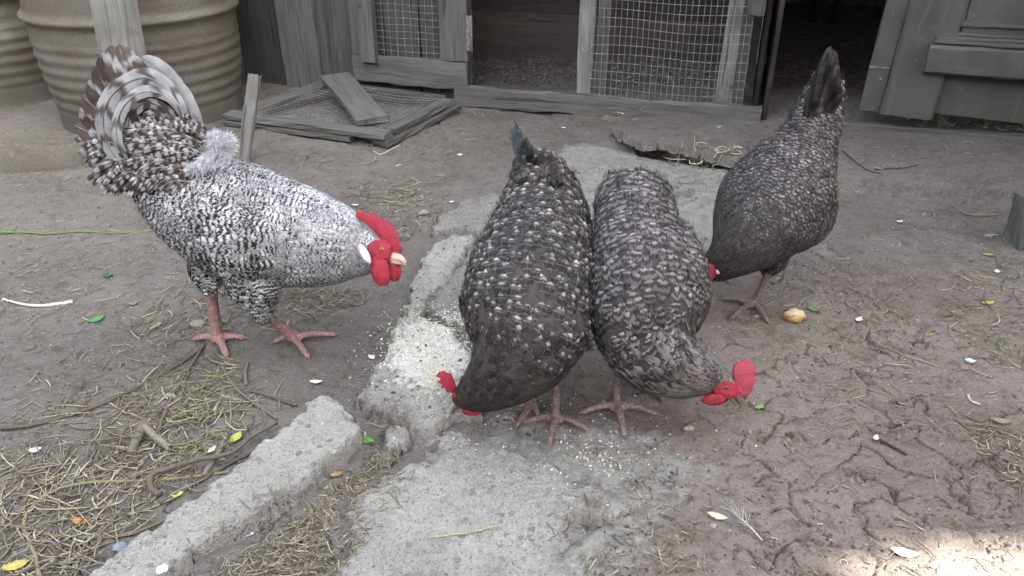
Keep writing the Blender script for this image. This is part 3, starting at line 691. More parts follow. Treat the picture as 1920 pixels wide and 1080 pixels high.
# fences and wall added out of view to cut low sky light
for nm, lb, p0, p1, h in (('board_fence', 'tall grey board fence added out of view on the left to cut low sky light', (-3.5, -2.6), (-3.3, 4.1), 2.2), ('board_fence', 'tall grey board fence added out of view on the right to cut low sky light', (3.9, -2.6), (3.7, 2.9), 2.2), ('added_wall', 'plain boarded wall added behind the viewer to cut low sky light', (-3.5, -2.6), (3.9, -2.7), 2.6)):
    p0 = np.array([*p0, 0.]); p1 = np.array([*p1, 0.]); e_ = empty(nm, p0*.5+p1*.5, lb, 'fence' if 'fence' in nm else 'wall'); L_ = np.linalg.norm(p1-p0); nb = int(L_/.2); d_ = (p1-p0)/L_
    for k in range(nb):
        mb = MB(); q = p0+d_*(k+.5)*L_/nb; plank(mb, q-[0, 0, .05], q+[0, 0, h+.03*rng.random()], L_/nb*.97, .022, d_, None, n=6); mb.build('board', WOOD, e_, False)
# ------------------------------------------------------------------ birds
CLAW = simple('horn_claw', (.22, .17, .14), .45, .4, 80, .4)
class Loft:
    """tube of ellipses: nodes = (point, side radius, up radius)"""
    def __init__(s, pts, a, b, side=None):
        s.c = curve(pts, 90); s.a = np.clip(curve(np.stack([a]*3, 1), 90)[:, 0], .002, 9); s.b = np.clip(curve(np.stack([b]*3, 1), 90)[:, 0], .002, 9)
        T = nrm(np.gradient(s.c, axis=0)); k = np.ones(9)/9
        T = nrm(np.stack([np.convolve(np.pad(T[:, i], 4, 'edge'), k, 'valid') for i in range(3)], 1)); s.T = T
        ref = np.array([0, 0, 1.]) if side is None else None
        s.S = nrm(np.cross(T, ref)) if side is None else nrm(np.array(side)-T*(T@np.array(side))[:, None])
        s.U = np.cross(s.S, T)
        s.L = np.concatenate([[0], np.cumsum(np.linalg.norm(np.diff(s.c, axis=0), axis=1))])
    def ev(s, t, th):
        t = np.clip(t, 0, 1)*89; i = np.minimum(t.astype(int), 88); f = (t-i)[:, None]
        g = lambda A: A[i]*(1-f)+A[i+1]*f if A.ndim == 2 else A[i]*(1-f[:, 0])+A[i+1]*f[:, 0]
        c, a, b, S_, U, T = g(s.c), g(s.a), g(s.b), g(s.S), g(s.U), g(s.T)
        co, si = np.cos(th), np.sin(th)
        p = c+S_*(a*co)[:, None]+U*(b*si)[:, None]; n = nrm(S_*(co/a)[:, None]+U*(si/b)[:, None])
        return p, n, nrm(T)
    def mesh(s, mb, seg=40):
        vs = []; n = 90
        for i in range(n):
            th = np.arange(seg)*2*math.pi/seg
            vs.append(s.c[i]+s.S[i]*(s.a[i]*np.cos(th))[:, None]+s.U[i]*(s.b[i]*np.sin(th))[:, None])
        v = np.concatenate(vs)
        f = [(i*seg+k, i*seg+(k+1) % seg, (i+1)*seg+(k+1) % seg, (i+1)*seg+k) for i in range(n-1) for k in range(seg)]
        f.append(tuple(range(seg))[::-1]); f.append(tuple((n-1)*seg+k for k in range(seg))); mb.add(v, f)

def px_nodes(nodes):
    """(px, py, 'z' or 'Y', value, half width px, half height px) -> points and radii in metres"""
    pts = []; a = []; b = []
    for px, py, m, val, ra, rb in nodes:
        p = P(px, py, val) if m == 'z' else PY(px, py, val); D = depth(p)/FPX; pts.append(p); a.append(ra*D); b.append(rb*D)
    return np.array(pts), np.array(a), np.array(b)

VROW = np.array([0, .2, .44, .68, .85, .95, 1.0]); UCOL = np.array([-1, -.5, 0, .5, 1.])
def prof_contour(v): return np.clip(v/.3, 0, 1)**.5*np.sqrt(np.clip(1-(np.clip(v-.6, 0, 1)/.405)**4, 0.05, 1))
def prof_hackle(v): return np.clip(v/.2, 0, 1)**.5*(1-np.clip(v-.35, 0, 1)/.66)**.6
def feathers(mb, Rt, D, Nn, L, W, lift, attr, kind='c', camber=.25, curl=.5, ragged=.06):
    n = len(Rt); D = nrm(D-Nn*np.sum(D*Nn, 1, keepdims=True)); Sd = np.cross(D, Nn)
    L = np.broadcast_to(L, n)[:, None, None]; W = np.broadcast_to(W, n)[:, None, None]; lift = np.broadcast_to(lift, n)[:, None, None]
    V, U = np.meshgrid(VROW, UCOL, indexing='ij'); V = V[None]; U = U[None]
    pf = (prof_contour if kind == 'c' else prof_hackle)(V)
    jit = 1+ragged*rng.normal(size=(n,)+V.shape[1:])
    x = U*W/2*pf*jit; y = L*(V-.06*(U**2)*(V > .7)*W/L*2)*(1+ragged*.4*rng.normal(size=(n,)+V.shape[1:])*(V > .5)); z = lift*L*V-curl*lift*L*V**2-camber*W*(U**2)*pf*.5
    v = Rt[:, None, None, :]+D[:, None, None, :]*y[..., None]+Sd[:, None, None, :]*x[..., None]+Nn[:, None, None, :]*z[..., None]
    nr, nc = len(VROW), len(UCOL)
    i = np.arange(nr*nc).reshape(nr, nc); q = np.stack([i[:-1, :-1], i[:-1, 1:], i[1:, 1:], i[1:, :-1]], -1).reshape(-1, 4)
    Q = (q[None]+np.arange(n)[:, None, None]*nr*nc).reshape(-1, 4)
    uv = np.broadcast_to(np.stack([(U+1)/2, V+0*U], -1), (n, nr, nc, 2)); at = np.broadcast_to(attr[:, None, None, :], (n, nr, nc, 3))
    mb.addq(v.reshape(-1, 3), Q, np.ascontiguousarray(uv).reshape(-1, 2), np.ascontiguousarray(at).reshape(-1, 3))

def scatter(loft, step, t0=0, t1=1, thr=None):
    """staggered rows of feather roots; step(t)=(along, around) spacing in metres"""
    Ls = loft.L[-1]; out_t = []; out_h = []; x = float(np.interp(t0, np.linspace(0, 1, 90), loft.L)); x1 = float(np.interp(t1, np.linspace(0, 1, 90), loft.L)); row = 0
    while x < x1:
        t = float(np.interp(x, loft.L, np.linspace(0, 1, 90))); sa, sr = step(t); i = min(int(t*89), 89); a, b = loft.a[i], loft.b[i]
        per = math.pi*(3*(a+b)-math.sqrt((3*a+b)*(a+3*b))); m = max(5, int(per/sr))
        h = (np.arange(m)+.5*(row % 2)+rng.normal(0, .26, m))*2*math.pi/m
        out_t.append(np.full(m, t)+rng.normal(0, .36*sa/Ls, m)); out_h.append(h); x += sa; row += 1
    return np.concatenate(out_t), np.concatenate(out_h)

def lerp_tab(t, tab):
    tab = np.array(tab); return np.stack([np.interp(t, tab[:, 0], tab[:, k]) for k in range(1, tab.shape[1])], -1)

def cover(loft, mb, tab, bvh, kind='c', t0=0, t1=1, barn=.2, pale=.5, palefn=None, dmax=.012, cull=None, twist=.12, ragged=.06, lift=.20, camber=.25):
    """tab rows: t, length, width, along spacing, around spacing"""
    st = lambda t: lerp_tab(t, tab)[2:4]
    t, h = scatter(loft, st, t0, t1); p, n, T = loft.ev(t, h)
    keep = np.ones(len(t), bool)
    for i in range(len(t)):
        r = bvh.find_nearest(Vector(p[i]))
        keep[i] = r[0] is not None and r[3] < dmax
        if keep[i]:
            nn = np.array(r[1]); n[i] = nrm(n[i]*.4+nn*.6); p[i] = np.array(r[0])
    if cull is not None: keep &= ~cull(p)
    t, h, p, n, T = t[keep], h[keep], p[keep], n[keep], T[keep]
    lw = lerp_tab(t, tab); k = len(t)
    D = T+np.cross(n, T)*rng.normal(0, twist, (k, 1)); L = lw[:, 0]*rng.uniform(.75, 1.3, k); W = lw[:, 1]*rng.uniform(.8, 1.25, k)
    pl = np.full(k, pale) if palefn is None else palefn(t, h, p)
    at = np.stack([rng.random(k), np.full(k, barn) if np.isscalar(barn) else barn(t), np.clip(pl+rng.normal(0, .2, k), 0, 1)], 1)
    feathers(mb, p+n*(.0012-.05*L)[:, None], D, n, L, W, rng.uniform(.6, 1.3, k)*lift, at, kind, camber, .5, ragged)
    j = rng.integers(0, k, int(k*1.3)); m_ = len(j); pj, nj = p[j], n[j]; off = np.cross(nj, D[j])*rng.uniform(-.5, .5, (m_, 1))*W[j][:, None]+D[j]*(rng.uniform(0, .5, m_)*L[j])[:, None]
    feathers(mb, pj+off+nj*(.0015+.06*L[j])[:, None], D[j]+np.cross(nj, D[j])*rng.normal(0, .22, (m_, 1)), nj, L[j]*.62, np.clip(W[j]*.14, .0008, .003), rng.uniform(.3, 1.2, m_)*lift, at[j]*[1, 1, 1]+np.stack([rng.uniform(-.3, .3, m_)*0, np.zeros(m_), np.zeros(m_)], 1), 'h', 0, .6, ragged)

def down(mb, c, axes, n, L, dirv, wid=.0014, tint=(.5, .5, .5), spread=.7):
    """fluffy loose down: fine strands growing out of an ellipsoid"""
    d = nrm(rng.normal(size=(n, 3))); p = c+d @ np.asarray(axes); g = nrm(d*spread+np.asarray(dirv)+rng.normal(0, .35, (n, 3))); nn = nrm(np.cross(g, rng.normal(size=(n, 3))))
    at = np.tile(np.array(tint, float), (n, 1))*rng.uniform(.7, 1.2, (n, 1)); feathers(mb, p, g, nn, L*rng.uniform(.5, 1.2, n), wid, .25, at, 'h', 0, 1.4, .0)

def blade(mb, pts, w, nv, bars, rnd=None, pale=.5, cup=.12, tipround=.16, n=26, wprof=None):
    """one long tail feather along a curve; nv = facing normal"""
    c = curve(pts, n); T = nrm(np.gradient(c, axis=0)); nv = nrm(np.array(nv, float)); Sd = nrm(np.cross(T, nv)); v = np.linspace(0, 1, n)
    pr = np.clip(v/.25, .25, 1)**.6*np.sqrt(np.clip(1-(np.clip(v-(1-tipround), 0, 1)/tipround)**2, 0, 1)) if wprof is None else wprof(v)
    U = np.linspace(-1, 1, 7); vs = c[:, None]+Sd[:, None]*(U[None, :, None]*(w/2*pr)[:, None, None])*(1+.03*rng.normal(size=(n, 7, 1)))
    nn = np.cross(Sd, T); vs = vs-nn[:, None]*(cup*w*(U[None, :, None]**2)*pr[:, None, None])
    vs = vs-T[:, None]*(w*.07*(U[None, :, None]**2))
    i = np.arange(n*7).reshape(n, 7); q = np.stack([i[:-1, :-1], i[:-1, 1:], i[1:, 1:], i[1:, :-1]], -1).reshape(-1, 4)
    uv = np.stack(np.meshgrid(v, (U+1)/2, indexing='ij')[::-1], -1).reshape(-1, 2)
    at = np.tile([rng.random() if rnd is None else rnd, bars/10., pale], (n*7, 1)); mb.addq(vs.reshape(-1, 3), q, uv, at)
    # the quill
    ii = nn*(.0008); tube(mb, (c+ii)[:-2], np.linspace(.0014, .0005, n-2), 5, at[0])

TIPS = []
def foot(mb, hock, ankle, toes, r=.0085, back=None, rt=.0062):
    hock, ankle = np.array(hock), np.array(ankle)
    tube(mb, curve([hock, hock*.6+ankle*.4, ankle], 12), np.interp(np.linspace(0, 1, 12), [0, .15, .5, .9, 1], [r*1.35, r*1.05, r*.88, r*1.0, r*1.2]), 12)
    ellipsoid(mb, ankle+[0, 0, .001], np.eye(3)*r*1.28, 12, 8)
    for tp in list(toes)+([back] if back is not None else []):
        tp = np.array(tp); d = tp-ankle; L = np.linalg.norm(d); m = ankle+d*.45+[0, 0, .004]
        TIPS.append((tp+nrm(d)*.004+[0, 0, .002], nrm(d)))
        st = ankle-[0, 0, r*.4]
        c = curve([st, m, tp+[0, 0, .003], tp+nrm(d)*.012-[0, 0, .002]], 22); x = np.linspace(0, 1, 22)
        rr = np.interp(x, [0, .3, .68, .76, .9, 1], [rt*1.25, rt, rt*.82, rt*.85, rt*.42, .0006])*(1+.10*np.abs(np.sin(x*math.pi*4.5)))
        tube(mb, c, rr, 10, flat=.85)
    # web between the toes at the root
    if len(toes) >= 3:
        for i in range(2):
            a = ankle+(np.array(toes[i])-ankle)*.28; b = ankle+(np.array(toes[i+1])-ankle)*.28; m = (a+b)/2*.8+ankle*.2
            ellipsoid(mb, m-[0, 0, .003], np.diag([.011, .009, .0045]), 10, 6)

def finish_body(name, parent, parts, legs, vox, mats, headc, headr):
    """fuse all body volumes, head and legs into one continuous mesh"""
    mb = MB()
    for l in parts:
        if isinstance(l, Loft): l.mesh(mb)
        else: l(mb)
    lm = MB()
    for l in legs: l(lm)
    nb = mb.n; mb.add(np.concatenate(lm.v), lm.f)
    me = bpy.data.meshes.new('tmp'); me.from_pydata(np.concatenate(mb.v).tolist(), [], mb.f)
    o = bpy.data.objects.new('tmp', me); COL.objects.link(o)
    m = o.modifiers.new('r', 'REMESH'); m.mode = 'VOXEL'; m.voxel_size = vox; m.use_smooth_shade = True
    sm = o.modifiers.new('s', 'SMOOTH'); sm.iterations = 3; sm.factor = .5
    dg = bpy.context.evaluated_depsgraph_get(); dg.update(); ev = o.evaluated_get(dg); me2 = bpy.data.meshes.new_from_object(ev)
    bpy.data.objects.remove(o); bpy.data.meshes.remove(me)
    n = len(me2.vertices); co = np.empty(n*3, np.float32); me2.vertices.foreach_get('co', co); co = co.reshape(-1, 3)
    bvh = BVHTree.FromPolygons([Vector(c) for c in co.tolist()], [tuple(p.vertices) for p in me2.polygons])
    lb = BVHTree.FromPolygons([Vector(v) for v in np.concatenate(lm.v)], [tuple(f) for f in lm.f])
    mi = np.zeros(len(me2.polygons), np.int32); cen = np.empty(len(me2.polygons)*3, np.float32); me2.polygons.foreach_get('center', cen); cen = cen.reshape(-1, 3)
    zl = max(v[2] for v in np.concatenate(lm.v)); low = np.where(cen[:, 2] < zl+.02)[0]
    for i in low:
        r = lb.find_nearest(Vector(cen[i]), .005)
        if r[0] is not None: mi[i] = 1
    if headc is not None:
        for hc, hr in headc:
            mi[(((cen-hc) @ np.linalg.inv(hr))**2).sum(1) < 1] = 2
    me2.materials.clear()
    for q in mats: me2.materials.append(q)
    me2.polygons.foreach_set('material_index', mi); me2.polygons.foreach_set('use_smooth', np.ones(len(mi), bool))
    o0 = ORI[parent.name]; me2.vertices.foreach_set('co', (co-o0).astype(np.float32).ravel()); me2.name = name; me2.update()
    o = bpy.data.objects.new(name, me2); COL.objects.link(o); o.parent = parent
    global TIPS
    for tp, d in TIPS:
        cb = MB(); tube(cb, curve([tp-d*.002, tp+d*.007+[0, 0, .0012], tp+d*.014-[0, 0, .0025]], 8), np.linspace(.0034, .0006, 8), 8); cb.build('claw', BEAKD if name == 'x' else CLAW, parent)
    TIPS = []
    return o, bvh

FWD = np.array([0, cp, -sp_]); UPV = np.array([0, sp_, cp]); RT = np.array([1., 0, 0])   # used for outlines measured off the photograph
def outl(pp, D, bow=0.): return np.array([PD(x, y, D) for x, y in pp])

# ================= rooster
YR = 1.56
ro = empty('rooster', P(470, 640, 0), 'black and white barred rooster with large red comb walking with lowered head', 'rooster')
n_ = [(716, 478, 'Y', 1.50, 20, 30), (704, 474, 'Y', 1.505, 27, 38), (682, 470, 'Y', 1.515, 42, 52), (652, 463, 'Y', 1.52, 56, 72), (610, 454, 'Y', 1.53, 72, 88), (550, 441, 'Y', 1.545, 84, 102), (480, 424, 'Y', YR, 88, 112),
      (410, 402, 'Y', YR, 84, 108), (355, 377, 'Y', YR+.01, 68, 92), (315, 340, 'Y', YR+.02, 48, 75), (295, 310, 'Y', YR+.02, 22, 45)]
Lr = Loft(*px_nodes(n_))
n_ = [(590, 440, 'Y', 1.50, 3, 6), (565, 450, 'Y', 1.485, 9, 26), (520, 464, 'Y', 1.465, 19, 54), (450, 458, 'Y', 1.462, 24, 72), (385, 440, 'Y', 1.48, 20, 56), (325, 410, 'Y', 1.51, 8, 22)]
Lw = Loft(*px_nodes(n_))
kn = P(497, 588, .03); 
th1 = Loft(*px_nodes([(470, 470, 'Y', 1.52, 52, 56), (478, 520, 'Y', 1.50, 46, 56), (483, 552, 'Y', 1.49, 34, 38), (490, 580, 'Y', 1.48, 17, 19), (494, 592, 'Y', 1.475, 11, 12)]), side=(0, 1, 0))
th2 = Loft(*px_nodes([(400, 450, 'Y', 1.58, 48, 50), (396, 490, 'Y', 1.56, 38, 42), (392, 520, 'Y', 1.53, 22, 26), (392, 540, 'Y', 1.52, 12, 13)]), side=(0, 1, 0))
A1 = PS(408, 632, .012); A2 = PS(548, 630, .012); h1 = PY(392, 528, A1[1]+.01); h2 = PY(487, 580, A2[1]-.03)
legs = [lambda mb: foot(mb, h1, A1, [PS(450, 634, .004), PS(424, 664, .004), PS(372, 636, .004)], .0150, A1+np.array([-.02, .035, -.004]), .0088),
        lambda mb: foot(mb, h2, A2, [PS(622, 629, .004), PS(575, 667, .004), PS(520, 640, .004)], .0125, A2+np.array([-.02, .03, -.004]), .0075)]
DH = depth(PY(720, 470, 1.49))
fc = PD(722, 470, DH-.012)
hr = np.diag([.030, .04, .034])
body, bvR = finish_body('body', ro, [Lr, Lw, th1, th2, lambda mb: ellipsoid(mb, PD(722, 472, DH+.01), np.diag([.022, .026, .03]), 16, 10)], legs, .0026, [F_DNR, LEGR, RED], [(PD(732, 480, DH), np.diag([.030, .06, .05]))], None)
PT = [(0, .012, .0055, .0055, .0045), (.12, .018, .0075, .0065, .0055), (.32, .028, .010, .009, .0075), (.45, .032, .017, .012, .011), (.8, .034, .019, .012, .012), (1, .036, .018, .012, .012)]
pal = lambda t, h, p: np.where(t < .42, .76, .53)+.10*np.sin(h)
mb = MB(); headcut = lambda p: (((p-PD(734, 482, DH)) @ np.linalg.inv(np.diag([.022, .05, .04])))**2).sum(1) < 1
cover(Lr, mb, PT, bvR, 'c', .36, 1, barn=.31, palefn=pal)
cover(Lw, mb, [(0, .03, .016, .012, .011), (.3, .044, .020, .014, .013), (.7, .06, .022, .018, .013), (1, .06, .02, .014, .012)], bvR, 'c', .05, 1, barn=.42, pale=.48, dmax=.006, lift=.14, twist=.06)
for tt in (th1, th2): cover(tt, mb, [(0, .028, .015, .011, .011), (1, .02, .011, .008, .008)], bvR, 'c', 0, 1, barn=.26, pale=.38, dmax=.006)
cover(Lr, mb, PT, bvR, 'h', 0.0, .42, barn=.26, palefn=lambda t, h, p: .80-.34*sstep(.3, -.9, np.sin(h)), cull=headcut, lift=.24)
mb.build('plumage', F_ROO, ro)
# tail
tl = MB(); YT = YR+.03
root = (322, 288)
fan = [((222, 82), .060, .028, 2.6), ((205, 84), .060, .030, 2.6), ((190, 98), .062, .034, 2.6), ((178, 122), .062, .038, 2.6), ((164, 150), .062, .042, 2.8), ((152, 178), .060, .045, 2.8), ((146, 205), .058, .047, 2.8), ((140, 235), .056, .048, 2.8),
       ((139, 262), .054, .048, 2.8), ((146, 285), .052, .047, 3), ((160, 305), .050, .045, 3), ((180, 325), .048, .04, 3), ((205, 345), .045, .035, 3), ((235, 360), .042, .03, 3)]
for i, ((x, y), w, off, bars) in enumerate(fan[::-1]):
    mx, my = (root[0]+x)/2, (root[1]+y)/2; dx, dy = x-root[0], y-root[1]; q = .10*(1 if i > 5 else -.3)
    blade(tl, [PY(root[0], root[1], YT+.02), PY(mx-dy*q*-1*.6, my+dx*q*-1*.6, YT+off*.2-.003*i), PY(x, y, YT+.02-.0035*i)], w*.86, (.1, -1, .2), bars, pale=rng.uniform(.02, .2), cup=.10, tipround=.22)
# second, nearer layer that closes the fan
for i, (x, y) in enumerate([(232, 104), (196, 160), (180, 192), (168, 222), (164, 250), (172, 282), (196, 308), (292, 150), (268, 170), (250, 200), (244, 235), (248, 268), (320, 175), (300, 200)]):
    blade(tl, [PY(root[0]+6, root[1], YT-.02), PY((root[0]+x)/2+6, (root[1]+y)/2-10, YT-.035), PY(x, y, YT-.03-.002*i)], .050, (.05, -1, .2), 2.6, pale=rng.uniform(.0, .15), cup=.1)
tl.build('tail_fan', F_ROOT, ro)
sk = MB()
def sickle(pp, Y, w, bars, pale, wp=None):
    pts = curve(np.array([PY(x, y, Y+(.0 if i else .02)) for i, (x, y) in enumerate(pp)]), 30)
    blade(sk, pts, w, (.05, -1, .15), bars, rnd=.31, pale=pale, cup=.10, tipround=.35, n=44, wprof=wp)
sickle([(374, 266), (364, 230), (347, 188), (320, 150), (294, 124), (266, 106)], YT-.045, .034, .8, 1.8)
sickle([(352, 250), (340, 205), (312, 168), (276, 146), (238, 156), (208, 182), (194, 218), (198, 258), (216, 292), (250, 315)], YT-.065, .036, 6.5, .80)
sickle([(350, 240), (322, 190), (290, 172), (258, 176), (232, 200), (219, 235), (222, 268), (240, 300)], YT-.072, .022, 4.5, .85)
sickle([(340, 250), (318, 214), (292, 196), (266, 196), (246, 218), (238, 250)], YT-.060, .020, 4, .35)
sickle([(335, 255), (316, 228), (298, 216), (276, 218), (262, 238)], YT-.056, .020, 4, .3)
sk.build('sickle_feather', F_ROOT, ro)
# saddle and tail coverts: curved small barred feathers between the tail and the back
cv = MB()
for k in range(260):
    a = rng.random(); b = rng.random(); x = 380-165*a+20*b; y = 352-28*a-112*b*(1-.4*a)
    L = rng.uniform(45, 85); an = R(212-62*b+40*(a-.5)+rng.normal(0, 11)); ex, ey = x+L*math.cos(an), y-L*math.sin(an)*.6
    Yq = YT-.080+.03*a+.02*b-.00010*k
    blade(cv, [PY(x, y, Yq+.02), PY((x+ex)/2, (y+ey)/2-9, Yq), PY(ex, ey+8, Yq+.012)], rng.uniform(.009, .016), (-.05, -1, .3), rng.uniform(3, 5.5), pale=rng.uniform(.3, .65), cup=.15, n=10, tipround=.35)
cv.build('saddle_feather', F_ROOT, ro)
fl = MB()
for (x, y, a_, b_, n_, L_, dv) in ((424, 270, .010, .016, 900, .017, (.6, -.2, .0)), (410, 286, .016, .014, 900, .017, (.3, -.4, -.3)), (392, 298, .016, .012, 700, .016, (0, -.5, -.5)), (372, 312, .018, .010, 500, .015, (-.2, -.5, -.5)), (402, 262, .016, .012, 500, .014, (.4, -.1, .2))):
    down(fl, PY(x, y, YR-.060+(x-366)*.0004), np.diag([a_, .008, b_]), n_, L_, dv, .0009, spread=.35)
fl.build('down', simple('pale_down', (.66, .66, .70), .9, .25, 60), ro)
# head furniture
comb = [(667, 400), (672, 395), (680, 397), (686, 402), (691, 397), (696, 405), (703, 397), (706, 410), (716, 403), (716, 417), (729, 411), (727, 424), (741, 421), (736, 434), (749, 434), (742, 445), (754, 449), (747, 457), (755, 465), (750, 476), (741, 482), (730, 478), (722, 462), (712, 446), (697, 430), (681, 415), (669, 408)]
mb = MB(); prism(mb, outl(comb, DH-.010), .006, FWD); mb.build('comb', RED, ro)
for (c, ax, t) in (((713, 507), (.0185, .032), -.012), ((735, 497), (.017, .034), .012)):
    mb = MB(); M_ = np.array([RT*ax[0]+UPV*.003, FWD*.008, UPV*ax[1]-RT*.006]); ellipsoid(mb, PD(*c, DH+t-.016), M_, 20, 14, noise=.12, seed=3); mb.build('wattle', RED, ro)
mb = MB(); ellipsoid(mb, PD(684, 476, DH-.043), np.array([RT*.009, FWD*.005, UPV*.020-RT*.009]), 16, 10); mb.build('earlobe', WHITELOBE, ro)
mb = MB(); ellipsoid(mb, PD(712, 472, DH-.024), np.array([RT*.026, FWD*.012, UPV*.025]), 18, 12, noise=.15, seed=8); mb.build('face', RED, ro)
mb = MB(); ellipsoid(mb, PD(716, 468, DH-.0345), np.array([RT*.0052, FWD*.004, UPV*.0048]), 14, 9, mi=0); ellipsoid(mb, PD(716, 468, DH-.0372), np.eye(3)*.0024, 12, 8, mi=1); mb.build('eye', [EYER, EYE], ro)
mb = MB(); tube(mb, curve([PD(734, 482, DH-.01), PD(748, 484, DH-.014), PD(757, 490, DH-.018), PD(758, 497, DH-.018)], 12), np.linspace(.0115, .003, 12), 12)
tube(mb, curve([PD(734, 488, DH-.01), PD(746, 492, DH-.013), PD(753, 495, DH-.015)], 8), np.linspace(.008, .002, 8), 10); mb.build('beak', BEAKP, ro)

# ================= generic hen parts
def hen_comb(parent, pp, D, th=.006): mb = MB(); prism(mb, outl(pp, D), th, FWD); return mb.build('comb', PINKR if pp[0][0] > 1370 else RED, parent)

# ================= dark spotted hen (left of the pair)
hb = empty('hen', P(1020, 790, 0), 'dark brown black hen with round white spots, head down facing left beside the meal', 'hen', 'pecking hens')
n_ = [(856, 742, 'z', .075, 15, 16), (872, 742, 'z', .082, 26, 27), (897, 732, 'z', .105, 40, 42), (930, 708, 'z', .14, 64, 62), (962, 672, 'z', .175, 94, 84), (983, 620, 'z', .21, 115, 98), (990, 560, 'z', .243, 118, 98),
      (1002, 495, 'z', .277, 108, 88), (1014, 425, 'z', .308, 88, 72), (1018, 370, 'z', .333, 68, 58), (1010, 330, 'z', .352, 48, 42), (1002, 312, 'z', .365, 30, 26)]
q_ = px_nodes(n_); L2 = Loft(q_[0], q_[1]*1.045, q_[2])
wg = []
for sgn, nn in ((1, [(1040, 660, 'z', .20, 30, 30), (1068, 590, 'z', .235, 38, 60), (1070, 510, 'z', .27, 38, 62), (1062, 430, 'z', .305, 28, 46), (1040, 360, 'z', .34, 12, 22)]),
                (-1, [(915, 650, 'z', .20, 25, 30), (905, 590, 'z', .235, 34, 55), (916, 520, 'z', .265, 38, 60), (945, 440, 'z', .30, 28, 46), (975, 360, 'z', .34, 12, 22)])): wg.append(Loft(*px_nodes(nn)))
A1 = PS(1042, 778, .012); A2 = PS(1000, 755, .012)
h1 = A1+[.0, .03, .125]; h2 = A2+[0, .02, .12]
legs = [lambda mb: foot(mb, h1, A1, [PS(1094, 803, .004), PS(1031, 832, .004), PS(990, 792, .004)], .0085, A1+np.array([0, .04, -.004]), .0068),
        lambda mb: foot(mb, h2, A2, [PS(1010, 785, .004), PS(972, 795, .004), PS(950, 770, .004)], .0085, None, .006)]
D2 = depth(P(860, 740, .08))
body, bv = finish_body('body', hb, [L2]+wg, legs, .0026, [F_DN, LEGH, RED], [(P(868, 758, .06), np.diag([.03, .05, .018]))], None)
PT2 = [(0, .012, .006, .006, .005), (.15, .020, .010, .008, .008), (.3, .026, .018, .011, .012), (.42, .034, .026, .0165, .020), (.75, .038, .028, .018, .021), (1, .044, .026, .018, .018)]
mbn = MB(); mb = MB(); cut = lambda p: ((p-PD(868, 762, D2-.01))**2).sum(1) < .014**2
cover(L2, mb, PT2, bv, 'c', .36, 1, pale=.85, dmax=.006, twist=.08)
for w in wg: cover(w, mb, [(0, .032, .024, .016, .018), (1, .04, .026, .017, .019)], bv, 'c', 0.03, 1, pale=.95, dmax=.006, twist=.14)
cover(L2, mbn, PT2, bv, 'c', .02, .40, pale=.25, cull=cut, twist=.3)
mb.build('plumage', F_H2, hb); mbn.build('neck_plumage', F_H2N, hb)
tl = MB(); rt = P(1000, 330, .36)
for i, (x, y, zz, w, r_) in enumerate([(962, 222, .455, .026, (985, 320)), (968, 228, .46, .028, (990, 322)), (974, 240, .455, .03, (998, 325)), (984, 258, .45, .03, (1008, 325)), (995, 275, .445, .03, (1015, 325)), (972, 290, .42, .028, (985, 345)), (1006, 292, .43, .028, (1020, 330))]):
    a = P(r_[0], r_[1], .35); b = P(x, y, zz); blade(tl, [a, (a+b)/2+[-.004, .005, .002], b], w, (.75 if i < 3 else .45, -.7, .15), 3, pale=.2, cup=.25, tipround=.45)
tl.build('tail', F_TAIL, hb)
cv = MB()
for i, (x0, y0, x1, y1) in enumerate([(1010, 340, 1052, 296), (1015, 342, 1057, 306), (1018, 345, 1058, 318), (1004, 340, 1042, 288), (1000, 338, 1028, 286), (990, 345, 968, 302), (985, 350, 962, 320), (1020, 355, 1062, 335)]):
    a = P(x0, y0, .382); b = P(x1, y1, .40); blade(cv, [a, (a+b)/2+[0, -.01, .022], b-[0, 0, .005]], .030, (0, -.5, .8), 2, pale=.9, cup=.3, n=12)
cv.build('tail_covert', F_H2, hb)
fl = MB(); down(fl, P(1020, 345, .38), np.diag([.016, .016, .012]), 450, .03, (.1, -.5, .3), .0013); fl.build('down', simple('brown_down', (.16, .13, .125), .9, .3, 60), hb)
hen_comb(hb, [(822, 698), (832, 695), (838, 699), (847, 701), (851, 712), (856, 728), (848, 737), (838, 735), (834, 727), (826, 728), (830, 720), (819, 717), (827, 711), (817, 705)], D2-.004)
mb = MB(); prism(mb, outl([(846, 734), (858, 740), (872, 752), (884, 762), (900, 768), (901, 776), (890, 778), (876, 772), (862, 756), (850, 745)], D2-.024), .014, FWD); mb.build('face', RED, hb)
for dx, tt in ((0, -.03), (-6, -.012)):
    mb = MB(); ellipsoid(mb, PD(886+dx, 770, D2+tt), np.array([RT*.014-UPV*.005, FWD*.005, UPV*.008+RT*.006]), 16, 10, noise=.1); mb.build('wattle', RED, hb)
mb = MB(); ellipsoid(mb, PD(876, 757, D2-.03), np.array([RT*.008-UPV*.003, FWD*.004, UPV*.003]), 12, 8); mb.build('earlobe', PINKLOBE, hb)
mb = MB(); tube(mb, curve([PD(858, 758, D2-.008), PD(852, 768, D2-.004), PD(850, 776, D2)], 8), np.linspace(.006, .0015, 8), 10); mb.build('beak', BEAKD, hb)

